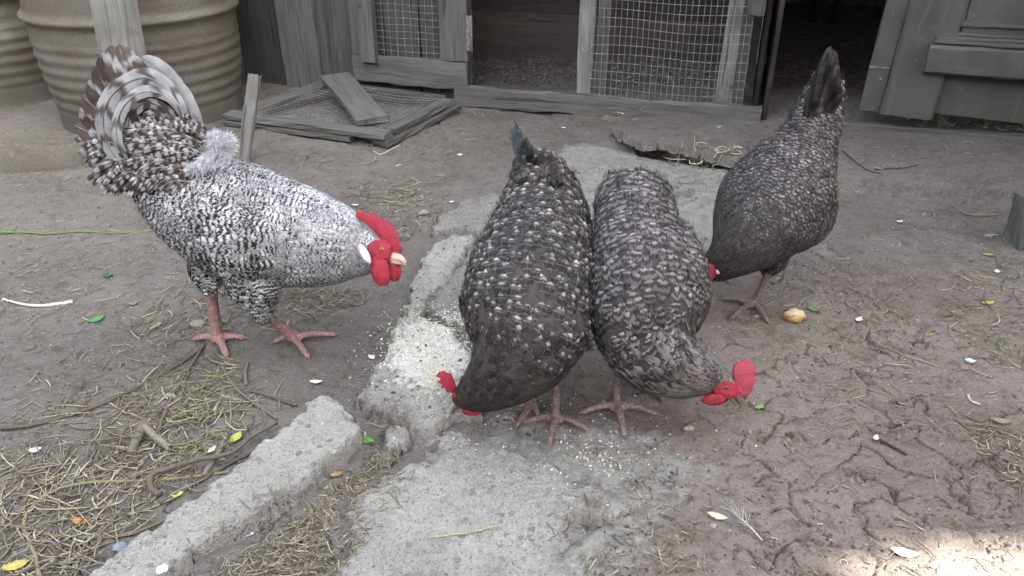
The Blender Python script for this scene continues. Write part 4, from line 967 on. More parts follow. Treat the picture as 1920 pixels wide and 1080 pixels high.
# ================= grey laced hen (right of the pair)
hc = empty('hen', P(1160, 770, 0), 'grey laced hen pecking with red comb turned to the right, eye and beak visible', 'hen', 'pecking hens')
n_ = [(1373, 733, 'z', .088, 13, 14), (1362, 726, 'z', .092, 22, 22), (1345, 716, 'z', .098, 29, 30), (1318, 702, 'z', .112, 44, 42), (1283, 690, 'z', .132, 60, 58), (1245, 668, 'z', .160, 82, 76), (1220, 630, 'z', .195, 98, 88), (1212, 580, 'z', .235, 103, 90),
      (1208, 520, 'z', .275, 98, 84), (1200, 462, 'z', .305, 84, 74), (1194, 418, 'z', .328, 74, 66), (1190, 380, 'z', .348, 68, 54), (1188, 352, 'z', .36, 46, 32)]
q_ = px_nodes(n_); L3 = Loft(q_[0], q_[1]*1.04, q_[2])
wg = [Loft(*px_nodes(nn)) for nn in ([(1300, 618, 'z', .21, 12, 24), (1296, 575, 'z', .235, 34, 50), (1284, 515, 'z', .27, 40, 60), (1266, 460, 'z', .30, 30, 50), (1250, 425, 'z', .32, 10, 24)],
                                    [(1145, 625, 'z', .20, 25, 30), (1140, 570, 'z', .235, 31, 55), (1142, 500, 'z', .27, 34, 60), (1143, 450, 'z', .30, 26, 48), (1150, 415, 'z', .32, 10, 24)])]
A1 = PS(1157, 757, .012); A2 = PS(1235, 722, .012); h1 = A1+[.0, .03, .125]; h2 = A2+[0, .02, .12]
legs = [lambda mb: foot(mb, h1, A1, [PS(1220, 774, .004), PS(1170, 812, .004), PS(1100, 772, .004)], .009, A1+np.array([0, .04, -.004]), .0072),
        lambda mb: foot(mb, h2, A2, [PS(1270, 730, .004), PS(1240, 745, .004), PS(1200, 735, .004)], .0085, None, .006)]
D3 = depth(P(1360, 728, .092))
body, bv = finish_body('body', hc, [L3]+wg+[lambda mb: ellipsoid(mb, PD(1360, 729, D3-.004), np.array([RT*.026, FWD*.016, UPV*.020]), 14, 9)], legs, .0024, [F_DN, LEGH, RED], [(PD(1362, 733, D3-.012), np.array([RT*.032, FWD*.03, UPV*.0185]))], None)
PT3 = [(0, .009, .0045, .005, .0045), (.15, .014, .0038, .0048, .0034), (.36, .022, .0046, .0062, .0040), (.45, .030, .021, .013, .0145), (.75, .036, .026, .015, .018), (1, .042, .028, .017, .018)]
mbn = MB(); mb = MB(); cut = lambda p: ((((p-PD(1362, 732, D3-.012)) @ np.linalg.inv(np.array([RT*.027, FWD*.03, UPV*.0155])))**2).sum(1) < 1)
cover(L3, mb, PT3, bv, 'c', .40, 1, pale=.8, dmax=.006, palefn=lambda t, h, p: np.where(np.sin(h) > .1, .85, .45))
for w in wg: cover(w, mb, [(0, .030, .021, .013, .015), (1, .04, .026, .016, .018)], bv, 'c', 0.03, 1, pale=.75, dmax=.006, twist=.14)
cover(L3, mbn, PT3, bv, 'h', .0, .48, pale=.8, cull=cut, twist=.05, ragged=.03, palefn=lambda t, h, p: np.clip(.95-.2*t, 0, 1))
mb.build('plumage', F_H3, hc); mbn.build('neck_plumage', F_H3N, hc)
cv = MB()
for k in range(46):
    a = rng.uniform(-1, 1); x0 = 1190+42*a; y0 = 385-8*rng.random(); x1 = 1190+62*a+rng.normal(0, 4); y1 = 342+16*a*a+rng.normal(0, 4)
    p0 = P(x0, y0, .372-.02*a*a); p1 = P(x1, y1, .366-.03*a*a); blade(cv, [p0, (p0+p1)/2+[0, 0, .014], p1-[0, 0, .012]], .028, (a*.4, -.6, .8), 2.5, pale=.85, cup=.25, n=10)
cv.build('tail_covert', F_H3, hc)
hen_comb(hc, [(1376, 684), (1384, 679), (1393, 677), (1402, 673), (1409, 674), (1405, 684), (1411, 683), (1418, 686), (1411, 695), (1421, 696), (1419, 703), (1410, 707), (1419, 712), (1413, 720), (1411, 730), (1404, 740), (1392, 744), (1383, 742), (1378, 728), (1376, 712), (1374, 698)], D3-.006, .007)
mb = MB(); prism(mb, outl([(1346, 718), (1355, 714), (1366, 716), (1376, 724), (1384, 736), (1382, 744), (1368, 747), (1350, 746), (1340, 740), (1338, 730)], D3-.019), .008, FWD); mb.build('face', RED, hc)
for dx, tt in ((0, -.020), (5, .008)):
    mb = MB(); ellipsoid(mb, PD(1338+dx, 749, D3+tt), np.array([RT*.022+UPV*.002, FWD*.005, UPV*.0105]), 18, 12, noise=.12, seed=5); mb.build('wattle', RED, hc)
mb = MB(); ellipsoid(mb, PD(1326, 728, D3-.027), np.array([RT*.006, FWD*.004, UPV*.008]), 14, 9); mb.build('earlobe', PINKLOBE, hc)
mb = MB(); ellipsoid(mb, PD(1361, 727, D3-.0235), np.array([RT*.0058, FWD*.003, UPV*.0040]), 16, 10, mi=0); ellipsoid(mb, PD(1361, 727, D3-.0258), np.array([RT*.0032, FWD*.002, UPV*.0028]), 12, 8, mi=1); mb.build('eye', [EYER, EYE], hc)
mb = MB(); tube(mb, curve([PD(1374, 738, D3-.012), PD(1383, 748, D3-.012), PD(1389, 759, D3-.012), PD(1388, 766, D3-.012)], 12), np.linspace(.0078, .0016, 12), 12)
tube(mb, curve([PD(1368, 744, D3-.012), PD(1376, 754, D3-.012), PD(1382, 762, D3-.012)], 10), np.linspace(.0055, .0014, 10), 10); mb.build('beak', BEAKD, hc)

# ================= hen at the back right
hd = empty('hen', P(1420, 575, 0), 'dark grey hen with raised tail at the back right, head hidden behind another hen', 'hen', 'pecking hens')
n_ = [(1318, 505, 'z', .125, 16, 18), (1332, 502, 'z', .13, 24, 26), (1352, 492, 'z', .15, 36, 34), (1378, 470, 'z', .18, 56, 50), (1408, 436, 'z', .215, 80, 68), (1438, 398, 'z', .25, 96, 80), (1462, 358, 'z', .285, 92, 76), (1482, 318, 'z', .32, 74, 62), (1504, 282, 'z', .35, 58, 46), (1522, 245, 'z', .39, 46, 34), (1536, 205, 'z', .43, 38, 24), (1546, 165, 'z', .475, 26, 14), (1550, 140, 'z', .50, 12, 7)]
q_ = px_nodes(n_); L4 = Loft(q_[0], q_[1]*1.08, q_[2]*1.03)
w4 = Loft(*px_nodes([(1440, 470, 'z', .17, 14, 26), (1478, 430, 'z', .20, 30, 44), (1505, 385, 'z', .24, 34, 46), (1525, 340, 'z', .29, 22, 36), (1535, 300, 'z', .33, 10, 18)]))
r4 = Loft(*px_nodes([(1470, 440, 'z', .17, 40, 44), (1508, 412, 'z', .19, 48, 50), (1528, 380, 'z', .215, 38, 42), (1540, 352, 'z', .24, 18, 20)]))
t4 = Loft(*px_nodes([(1450, 430, 'z', .18, 40, 40), (1444, 478, 'z', .13, 34, 36), (1442, 500, 'z', .10, 17, 18), (1440, 512, 'z', .085, 9, 10)]), side=(1, 0, 0))
A1 = PS(1412, 566, .012); h1 = P(1440, 512, .095); A2 = PS(1470, 545, .012); h2 = P(1470, 500, .09)
legs = [lambda mb: foot(mb, h1, A1, [PS(1436, 600, .004), PS(1374, 596, .004), PS(1360, 562, .004)], .0085, None, .0068)]
body, bv = finish_body('body', hd, [L4, w4, r4, t4], legs, .0028, [F_DN, LEGG, RED], None, None)
PT4 = [(0, .010, .005, .0055, .005), (.15, .016, .008, .0075, .007), (.35, .024, .014, .010, .011), (.7, .028, .018, .0115, .013), (1, .036, .02, .013, .014)]
mb = MB(); mbn = MB()
cover(L4, mb, PT4, bv, 'c', .30, 1, pale=.75, dmax=.006)
for w in (w4, r4, t4): cover(w, mb, [(0, .024, .015, .0105, .012), (1, .032, .018, .012, .013) if w is not t4 else (1, .014, .010, .008, .008)], bv, 'c', 0.03, 1 if w is not t4 else .82, pale=.65, dmax=.006)
cover(L4, mbn, PT4, bv, 'h', .0, .36, pale=.7)
mb.build('plumage', F_H4, hd); mbn.build('neck_plumage', F_H4N, hd)
tl = MB()
for i in range(26):
    f = i/25; sd_ = -1 if i % 2 else 1; x = 1553+sd_*f*20+6*(sd_ > 0)*f; y = 84+f*f*95+rng.normal(0, 3); zz = .585-f*f*.095
    a = P(1518+sd_*f*16+4, 268-10*f, .375); b = P(x, y, zz); blade(tl, [a, (a+b)/2+[.002*sd_, .012-.004*(i % 3), .004], b-[0, .03*(1-f), 0]], .030-.004*f, (-.25+sd_*.25*f, -1, .15), 3, pale=rng.uniform(-.1, .12), cup=.08, tipround=.5)
tl.build('tail', F_H4, hd)
cv = MB()
for k in range(46):
    a = rng.random(); s = rng.uniform(-1, 1); x0 = 1518+s*30*(1-.3*a)+12*a; y0 = 262-62*a; p0 = P(x0, y0, .38+.07*a-.02*abs(s)); p1 = P(x0+8+s*6, y0-42, .425+.075*a-.02*abs(s)); off = np.array([s*.004, -.014+.010*abs(s), .002])
    blade(cv, [p0+off, (p0+p1)/2+off*1.25, p1+off*.8], .024, (s*.5-.1, -.9, .4), 2.5, pale=.3, cup=.25, n=9)
cv.build('tail_covert', F_H4, hd)
D4 = depth(P(1322, 505, .125))
hen_comb(hd, [(1318, 496), (1330, 494), (1340, 498), (1344, 508), (1341, 519), (1333, 526), (1320, 520)], D4-.056, .012)
mb = MB(); ellipsoid(mb, PD(1346, 508, D4-.060), np.array([RT*.005, FWD*.004, UPV*.008]), 12, 8); mb.build('earlobe', WHITELOBE, hd)
# ------------------------------------------------------------------ litter on the ground
def surfn(x, y): return surf(x, y)
def in_px(poly, n):
    poly = np.array(poly, float); a = poly.min(0); b = poly.max(0); out = []
    while len(out) < n:
        q = a+(b-a)*rng.random((n*2, 2)); s = sdpoly(q[:, 0], q[:, 1], poly); out += list(q[s > 0])
    return np.array(out[:n])
STRAWC = np.array([(.44, .39, .27), (.36, .31, .21), (.54, .50, .38), (.25, .21, .15), (.17, .145, .11), (.38, .35, .24), (.27, .25, .21), (.20, .17, .14)])
GREENC = np.array([(.22, .27, .12), (.28, .31, .15), (.33, .33, .18)])
def strands(mb, xy, L, r, cols, bend=.13, lift=.006, z=None, ang=None):
    s_ = sdpoly(xy[:, 0], xy[:, 1], blockS['poly']); xy = xy[(s_ < -.03) | ((s_ > .01) & (rng.random(len(xy)) < .04))]; s_ = sdpoly(xy[:, 0], xy[:, 1], slabD['poly']); xy = xy[(s_ < .035) | (rng.random(len(xy)) < .25)]
    n = len(xy); K = 7; L = np.broadcast_to(L, n)*rng.uniform(.5, 1.4, n); a = rng.uniform(0, 2*math.pi, n) if ang is None else ang
    t = np.linspace(-.5, .5, K); hv = rng.random(n) < .12; k = rng.normal(0, bend, n)*(1+3*hv); k2 = rng.normal(0, bend*1.5, n)*(1+2*hv); L = L*rng.uniform(.25, 1.2, n)
    an = a[:, None]+k[:, None]*t*4+k2[:, None]*t*t*4
    dx = np.cos(an)*L[:, None]/K; dy = np.sin(an)*L[:, None]/K
    X = xy[:, :1]+np.cumsum(dx, 1)-dx.sum(1, keepdims=True)/2; Y = xy[:, 1:2]+np.cumsum(dy, 1)-dy.sum(1, keepdims=True)/2
    zs = surf(X.ravel(), Y.ravel()).reshape(X.shape); zmid = np.maximum(zs, zs.mean(1, keepdims=True)); zs = zs*.5+zmid*.5
    Z = zs+rng.random((n, 1))**2*lift+.0015+np.abs(rng.normal(0, lift*.6, (n, 1)))*np.abs(t)*2*(rng.random((n, 1)) < .35)
    C = np.stack([X, Y, Z], -1); T = nrm(np.gradient(C, axis=1)); S_ = nrm(np.cross(T, [0, 0, 1.])); U_ = np.cross(S_, T)
    rr = (r*1.15*rng.uniform(.5, 1.7, n))[:, None, None]*np.array([.6, .9, 1, 1, 1, .9, .4])[None, :, None]
    ring = [S_*rr, U_*rr*.7, -S_*rr]
    V = np.stack([C+q for q in ring], 2)          # n,K,3,3
    i = np.arange(K*3).reshape(K, 3); q = np.concatenate([np.stack([i[:-1, j], i[:-1, (j+1) % 3], i[1:, (j+1) % 3], i[1:, j]], -1) for j in range(3)])
    Q = (q[None]+np.arange(n)[:, None, None]*K*3).reshape(-1, 4)
    c = cols[rng.integers(0, len(cols), n)]*rng.uniform(.6, 1.25, (n, 1))
    mb.addq(V.reshape(-1, 3), Q, np.zeros((n*K*3, 2)), np.repeat(c, K*3, 0))
def pts_from(poly, n): return np.array([PS(x, y)[:2] for x, y in in_px(poly, n)])
def pts_fast(poly, n):
    q = in_px(poly, n); return np.array([P(x, y, 0.)[:2] for x, y in q])
mb = MB()
for poly, n, L, r in [([(0, 760), (220, 700), (420, 660), (540, 740), (470, 840), (260, 1000), (150, 1080), (0, 1080)], 520, .075, .0009),
                      ([(210, 760), (420, 700), (480, 800), (330, 900), (180, 930)], 240, .085, .0011),
                      ([(0, 880), (200, 850), (330, 900), (150, 1080), (0, 1080)], 300, .075, .0011),
                      ([(420, 1000), (690, 840), (760, 850), (640, 960), (600, 1080), (330, 1080)], 1150, .045, .0007),
                      ([(560, 940), (700, 860), (780, 900), (640, 1080), (520, 1080)], 600, .04, .0007),
                      ([(300, 540), (640, 540), (640, 600), (380, 640), (230, 620)], 330, .055, .0010),
                      ([(540, 545), (700, 540), (690, 570), (560, 580)], 120, .05, .0010),
                      ([(0, 420), (330, 380), (420, 620), (200, 700), (0, 760)], 420, .045, .0008),
                      ([(640, 340), (850, 330), (830, 400), (760, 450), (660, 400)], 260, .055, .001),
                      ([(1780, 500), (1960, 520), (1960, 700), (1850, 680), (1740, 600)], 170, .07, .0009),
                      ([(1800, 780), (1960, 820), (1960, 960), (1860, 880)], 150, .07, .0009),
                      ([(1420, 640), (1800, 560), (1900, 860), (1500, 820)], 330, .045, .0007),
                      ([(1000, 860), (1450, 800), (1900, 900), (1900, 1080), (1000, 1080)], 420, .035, .0007),
                      ([(1060, 900), (1300, 900), (1300, 1080), (1000, 1080)], 300, .03, .0008),
                      ([(560, 170), (860, 190), (1200, 240), (1180, 270), (700, 330), (460, 290)], 300, .06, .0009),
                      ([(0, 240), (160, 230), (200, 340), (0, 360)], 70, .05, .0008),
                      ([(1400, 230), (1900, 300), (1900, 480), (1560, 560), (1400, 420)], 200, .05, .0008),
                      ([(1340, 540), (1700, 500), (1700, 660), (1400, 660)], 130, .04, .0007),
                      ([(660, 420), (1000, 300), (1300, 420), (1100, 560), (700, 700)], 130, .03, .0007),
                      ([(880, 105), (1080, 110), (1080, 170), (880, 160)], 160, .06, .001), ([(1140, 120), (1380, 140), (1380, 190), (1140, 180)], 160, .05, .001)]:
    strands(mb, pts_fast(poly, n), L, r, STRAWC)
tag(mb.build('straw_litter', TINT), 'loose dry straw and grass bits strewn over the yard', 'straw', kind='stuff')
mb = MB()
for poly, n in [([(1690, 238), (1900, 262), (1900, 280), (1720, 262)], 40), ([(1230, 292), (1390, 312), (1375, 322), (1250, 302)], 22), ([(1110, 210), (1230, 225), (1200, 240), (1120, 232)], 16)]:
    strands(mb, pts_fast(poly, n), .11, .0018, STRAWC[[0, 2, 2, 1]], 1.0, .03)
tag(mb.build('straw_tuft', TINT), 'pale curly straw caught along the shed threshold and the earth ledge', 'straw', kind='stuff')
mb = MB()
for poly, n in [([(330, 690), (420, 690), (400, 800), (330, 800)], 60), ([(670, 800), (715, 800), (705, 850), (670, 840)], 36), ([(0, 430), (60, 430), (60, 445), (0, 440)], 6), ([(1820, 620), (1920, 640), (1920, 680), (1830, 670)], 24), ([(1780, 520), (1900, 480), (1910, 520)], 20), ([(240, 880), (420, 800), (440, 860), (300, 920)], 50)]:
    strands(mb, pts_fast(poly, n), .055, .0012, GREENC, .6, .015)
tag(mb.build('grass_wisps', TINT), 'few thin green and yellow grass blades among the straw', 'grass', kind='stuff')
# grit, pebbles, droppings and crumbs
def grit(mb, xy, size, cols, flat=.6):
    n = len(xy); s = size*rng.uniform(.4, 1.5, n)**1.3
    base = np.array([(1, 0, 0), (0, 1, 0), (-1, 0, 0), (0, -1, 0), (0, 0, 1), (0, 0, -1)], float); f = np.array([(0, 1, 4, 4), (1, 2, 4, 4), (2, 3, 4, 4), (3, 0, 4, 4)])
    ico = [(0, .0, 1)]+[(.75*math.cos(a), .75*math.sin(a), .55) for a in np.arange(5)*1.2566]+[(math.cos(a+.6), math.sin(a+.6), -.1) for a in np.arange(5)*1.2566]
    ico = np.array(ico); F = [(0, 1+i, 1+(i+1) % 5) for i in range(5)]+[(1+i, 6+i, 1+(i+1) % 5) for i in range(5)]+[(1+(i+1) % 5, 6+i, 6+(i+1) % 5) for i in range(5)]
    z = surf(xy[:, 0], xy[:, 1]); a = rng.uniform(0, 6.28, n); ca, sa = np.cos(a), np.sin(a); st = rng.uniform(.6, 1.3, n)
    v = ico[None]*(1+.22*rng.normal(size=(n, 11, 1))); vx = v[..., 0]*s[:, None]*st[:, None]; vy = v[..., 1]*s[:, None]/st[:, None]*.8; vz = v[..., 2]*s[:, None]*flat
    V = np.stack([xy[:, :1]+vx*ca[:, None]-vy*sa[:, None], xy[:, 1:2]+vx*sa[:, None]+vy*ca[:, None], z[:, None]+vz], -1)
    c = cols[rng.integers(0, len(cols), n)]*rng.uniform(.7, 1.25, (n, 1))
    base_i = mb.n; mb.v.append(V.reshape(-1, 3)); off = np.arange(n)*11+mb.n
    FF = (np.array(F)[None]+off[:, None, None]).reshape(-1, 3); mb.f.extend(FF.tolist()); mb.mi.extend([0]*len(FF)); mb.uv.append(np.zeros((n*11, 2))); mb.a.append(np.repeat(c, 11, 0)); mb.n += n*11
GR = np.array([(.16, .145, .12), (.12, .105, .09), (.22, .2, .175), (.09, .075, .06), (.3, .28, .25), (.2, .16, .14), (.11, .095, .085)])
mb = MB()
q = pts_fast([(0, 230), (1920, 230), (1960, 1100), (0, 1100)], 6500); q = q[sdpoly(q[:, 0], q[:, 1], slabD['poly']) < 0]; q = q[sdpoly(q[:, 0], q[:, 1], blockS['poly']) < 0]; grit(mb, q, .0022, GR)
q = pts_fast([(0, 230), (1920, 280), (1960, 1100), (0, 1100)], 1500); q = q[sdpoly(q[:, 0], q[:, 1], slabD['poly']) < 0]; q = q[sdpoly(q[:, 0], q[:, 1], blockS['poly']) < 0]; grit(mb, q, .0036, GR)
grit(mb, pts_fast([(1250, 420), (1920, 420), (1920, 760), (1300, 760)], 1600), .0022, np.array([(.42, .4, .37), (.3, .27, .24), (.2, .17, .14)]))
grit(mb, pts_fast([(640, 350), (830, 370), (800, 440), (700, 430)], 120), .006, GR)
grit(mb, pts_fast([(870, 110), (1400, 130), (1400, 190), (880, 160)], 4200), .0045, np.array([(.15, .14, .14), (.11, .10, .095), (.06, .052, .05), (.30, .29, .30), (.09, .08, .07)]))
tag(mb.build('grit', TINT, None, False), 'fine grit, earth crumbs and small pebbles lying all over the ground', 'grit', kind='stuff')
MEAL = np.array([(.85, .83, .75), (.84, .78, .5), (.88, .87, .83), (.86, .84, .74)])
mb = MB()
grit(mb, pts_fast([(700, 850), (870, 800), (1050, 850), (1060, 1090), (570, 1090), (640, 930)], 500), .003, np.array([(.45, .44, .41), (.3, .3, .28), (.55, .52, .46)]), .4) if False else None
q = np.concatenate([np.array([P(815, 655)[:2]])+rng.normal(size=(3200, 2))*[.06, .085], np.array([P(850, 605)[:2]])+rng.normal(size=(260, 2))*[.03, .03], np.array([P(1110, 870)[:2]])+rng.normal(size=(170, 2))*[.03, .03], np.array([P(900, 780)[:2]])+rng.normal(size=(240, 2))*[.12, .06], np.array([P(1090, 830)[:2]])+rng.normal(size=(260, 2))*[.14, .08]])
q = q[sdpoly(q[:, 0], q[:, 1], np.concatenate([slabB['poly']])) > -.6]; grit(mb, q, .0017, MEAL, .7)
tag(mb.build('meal', TINT, None, False), 'spilled white and yellow ground meal on the broken slab and around the feet', 'meal', kind='stuff')

# single things
def stickpx(name, label, cat, pp, r0, r1, col, seg=8, group=None, mat=None, z=.004, n=26, knots=.04):
    pts = curve(np.array([PS(x, y, z+(zz[0] if zz else 0)) for x, y, *zz in pp]), n); mb = MB(); rr = np.linspace(r0, r1, n)*(1+knots*rng.normal(size=n)); tube(mb, pts+rng.normal(0, .0005, pts.shape), rr*(1.1 if 'twig' in name else 1), seg, np.array(col)); return tag(mb.build(name, mat or TINT), label, cat, group)
TW = (.13, .105, .085); G_T = 'twigs lying in the yard'
stickpx('twig', 'long thin dark twig running from the rooster foot to the left edge', 'twig', [(380, 650), (340, 680), (250, 730), (170, 765), (70, 795), (0, 803)], .0028, .0035, TW, group=G_T)
stickpx('twig', 'straight twig slanting down left from the rooster foot', 'twig', [(383, 645), (355, 690), (320, 750), (296, 808)], .0026, .0032, (.17, .14, .12), group=G_T)
stickpx('twig', 'grey twig curving from the rooster foot down to the concrete piece', 'twig', [(415, 680), (440, 725), (480, 758), (520, 785)], .0032, .0024, (.19, .165, .15), group=G_T)
stickpx('twig', 'short dark twig just above the tip of the concrete piece', 'twig', [(470, 732), (510, 745), (556, 760)], .0035, .0028, TW, group=G_T)
stickpx('twig', 'stubby upright twig left of the short dark twig', 'twig', [(465, 680), (460, 700), (462, 722)], .003, .0035, (.2, .18, .16), group=G_T)
stickpx('branch', 'thick bent brown branch resting beside the concrete piece', 'branch', [(520, 792, .01), (470, 820, .012), (430, 850, .012), (370, 862, .015), (310, 880, .015), (283, 892, .012), (282, 915, .004), (300, 928, 0)], .0038, .0062, (.14, .115, .095), 10, 'branches by the concrete piece')
stickpx('branch', 'flattened forked grey stick left of the bent branch, left arm', 'branch', [(268, 795, .02), (258, 820, .01), (244, 850, 0)], .0095, .008, (.17, .15, .13), 10, 'branches by the concrete piece')
stickpx('branch', 'straight grey peg leaning right from the forked grey stick', 'branch', [(265, 795, .02), (290, 818, .012), (320, 842, .0)], .0075, .007, (.24, .215, .195), 10, 'branches by the concrete piece')
stickpx('twig', 'thin dark twig lying over the upper face of the concrete piece', 'twig', [(526, 826), (470, 850), (420, 876), (370, 905), (300, 945)], .0022, .0028, (.11, .085, .07), group=G_T)
stickpx('twig', 'hooked twig under the bent branch', 'twig', [(425, 812, .012), (410, 848, .004), (380, 892, 0)], .0035, .0042, (.2, .165, .15), group=G_T)
stickpx('straw_stalk', 'long curled pale stem arching through the straw at bottom left', 'stem', [(430, 885), (300, 900), (170, 905), (90, 925), (45, 975), (62, 1030), (75, 1080)], .003, .0032, (.24, .22, .13), group='curled stems')
stickpx('straw_stalk', 'long brown curled stem below the pale one at bottom left', 'stem', [(380, 935), (250, 1000), (110, 1005), (50, 990), (0, 985)], .0026, .003, (.20, .15, .10), group='curled stems')
stickpx('green_stem', 'bright green straight plant stem at the left edge', 'stem', [(-40, 438), (30, 435), (90, 438), (150, 434), (220, 437), (290, 433)], .0034, .0014, (.15, .27, .07))
stickpx('peeled_stem', 'white flattened stem near the left edge', 'stem', [(5, 560), (40, 570), (85, 573), (135, 566)], .0022, .005, (.72, .68, .6))
stickpx('twig', 'thin black twig between the slab ledge and the back hen', 'twig', [(1640, 318), (1690, 315), (1720, 310)], .002, .0016, (.05, .045, .04), group=G_T)
stickpx('twig', 'crooked thin twig with side shoot behind the back hen', 'twig', [(1580, 282), (1600, 300), (1625, 318), (1650, 325)], .0018, .0014, (.07, .06, .05), group=G_T)
stickpx('twig', 'dark twig with whitish tip on the cracked earth at right', 'twig', [(1650, 825), (1675, 838), (1700, 852)], .0028, .002, (.07, .055, .05), group=G_T)
stickpx('twig', 'dry stick lying on the right beyond the eggshell bits', 'twig', [(1785, 383), (1815, 402), (1870, 402)], .002, .0016, (.3, .26, .19), group=G_T)
stickpx('straw_stalk', 'kinked pale straw stalk in front of the mesh frame', 'straw', [(700, 283), (715, 289), (735, 279), (750, 272)], .0022, .002, (.55, .5, .4))
stickpx('straw_stalk', 'long thin pale stalk lying across the bottom centre slab', 'straw', [(800, 1008), (870, 1000), (935, 985)], .0018, .0014, (.5, .45, .28))
stickpx('straw_stalk', 'long straight stalk on the bare earth at upper right', 'straw', [(1640, 640), (1700, 668), (1765, 688)], .0016, .0014, (.36, .3, .2))
stickpx('straw_stalk', 'curved white straw piece near the right edge', 'straw', [(1815, 740), (1822, 752), (1838, 758)], .0022, .0016, (.75, .72, .68))
def leafpx(name, label, cat, px, py, L, W, ang, col, group=None, curl=.25, z=.003, n=9):
    p = PS(px, py, z); d = np.array([math.cos(ang), math.sin(ang), 0]); s = np.array([-d[1], d[0], 0]); vs = []; K = 5
    for i in range(n):
        v = i/(n-1); w = W/2*math.sin(math.pi*min(1, .04+v*.95))**.75
        for k in range(K):
            u = k/(K-1)*2-1; vs.append(p+d*L*(v-.5)+s*w*u+np.array([0, 0, curl*L*((v-.5)**2)+curl*W*abs(u)*.5+.0008*rng.normal()]))
    f = [(i*K+k, i*K+k+1, (i+1)*K+k+1, (i+1)*K+k) for i in range(n-1) for k in range(K-1)]; mb = MB(); mb.add(vs, f, None, np.array(col)); o = mb.build(name, TINT); m = o.modifiers.new('t', 'SOLIDIFY'); m.thickness = .0006
    return tag(o, label, cat, group)
LG = 'fallen green leaves'
for a in [('bright green torn leaf on the earth left of the rooster', 181, 600, .042, .022, .8, (.09, .30, .09)), ('tiny green leaf between the rooster legs', 422, 603, .020, .013, .2, (.10, .30, .07)), ('green leaf beside the bread crust', 1524, 581, .034, .014, -.9, (.13, .33, .07)), ('light green leaf below the beak of the grey laced hen', 1424, 764, .024, .011, .4, (.26, .50, .10)),
          ('yellow green leaf beside the bent branch', 442, 822, .034, .020, 1.2, (.45, .47, .12)), ('yellow leaf on the straw at the bottom left corner', 30, 1062, .038, .020, .4, (.50, .45, .12)), ('yellow green leaf by the straw on the right side', 1852, 569, .034, .014, .1, (.45, .46, .12)), ('faded green leaf near the feather at right', 1852, 478, .030, .012, -.2, (.28, .40, .14)),
          ('small yellow green leaf at the foot of the concrete piece', 332, 928, .022, .014, .3, (.50, .52, .10)), ('broad green leaf in the gap beside the concrete chunk', 688, 826, .036, .018, -.4, (.10, .32, .06)), ('dark green leaf flat on the earth left of the rooster legs', 203, 517, .026, .022, .5, (.06, .12, .07))]:
    leafpx('leaf', a[0], 'leaf', *a[1:], group=LG)
DG = 'dry leaves'
for a in [('curled brown leaf on the earth at the right edge', 1875, 790, .040, .016, -.3, (.30, .24, .19)), ('tan dry leaf left of the rooster legs', 292, 612, .036, .012, 1.2, (.38, .32, .24)), ('orange brown leaf in the straw at bottom left', 148, 978, .030, .014, -.4, (.50, .22, .06)), ('orange petal scrap at the right side litter', 1742, 628, .020, .008, .1, (.55, .33, .12)), ('tan oval leaf on the earth under the rooster', 250, 570, .026, .014, .1, (.26, .22, .18)), ('brown leaf scrap beside the small loose concrete lump', 630, 890, .022, .013, .3, (.42, .27, .12)), ('pale yellow oval leaf on the brown earth below centre', 1345, 969, .034, .014, -.4, (.80, .74, .52)), ('pale dry leaf in the sunlit patch', 1695, 1038, .042, .020, -.3, (.78, .70, .52))]:
    leafpx('dry_leaf', a[0], 'dry leaf', *a[1:], group=DG)
PG = 'fallen white petals'
for a in [('white petal right of the rooster foot', 593, 717, .026, .013, 0), ('white petal on the dark earth at lower left', 67, 845, .022, .015, .3), ('white oval petal right of the bread crust', 1610, 600, .024, .014, .7), ('white petal on the right side, nearest the curved straw piece', 1819, 678, .022, .016, -.4), ('bluish white petal below the white down feather', 1869, 510, .018, .014, 1.), ('white petal above the rooster comb', 666, 385, .020, .010, 0), ('white petal left of the small grey slab piece', 847, 379, .016, .012, .2), ('white petal below the lower edge of the concrete piece', 463, 1003, .024, .009, .1), ('pinkish white petal at the bottom edge by the concrete piece', 305, 1070, .020, .018, 1.3), ('white petal between the hutch sill and the hen tail', 1058, 240, .024, .012, 0), ('white petal on the earth behind the left hen', 862, 291, .022, .014, .3), ('white petal scrap beside the twig tip at right', 1642, 822, .018, .010, .9), ('white petal on the brown earth far right of the back hen', 1686, 416, .022, .012, .1), ('white petal standing in the gap by the concrete chunk', 681, 817, .018, .012, 1.5), ('pale petal leaning on the bent branch', 397, 845, .022, .010, 1.2), ('white petal on the edge of the meal slab', 697, 671, .020, .012, -.7)]:
    leafpx('petal', a[0], 'petal', *a[1:], (.82, .80, .82), PG, .35)
# bread crust
mb = MB(); c = PS(1490, 592, .012); ellipsoid(mb, c, np.array([(.027, .004, 0), (-.004, .018, 0), (0, 0, .017)]), 36, 24, noise=.13, seed=4)
m = N('bread_crust'); g = m.geo(); z_ = m.sep(g)[2]
BR = m.fin(m.mix(m.ramp(z_, c[2]+.004, c[2]+.012), m.mix(m.ramp(m.noise(g, 60), .4, .6), (.46, .24, .10), (.58, .36, .18)), (.68, .56, .36)), .8, m.bump(m.noise(g, 180, 4, .7), .004, 1), .2)
tag(mb.build('bread_crust', BR), 'golden brown piece of bread crust on the earth by the back hen', 'bread')
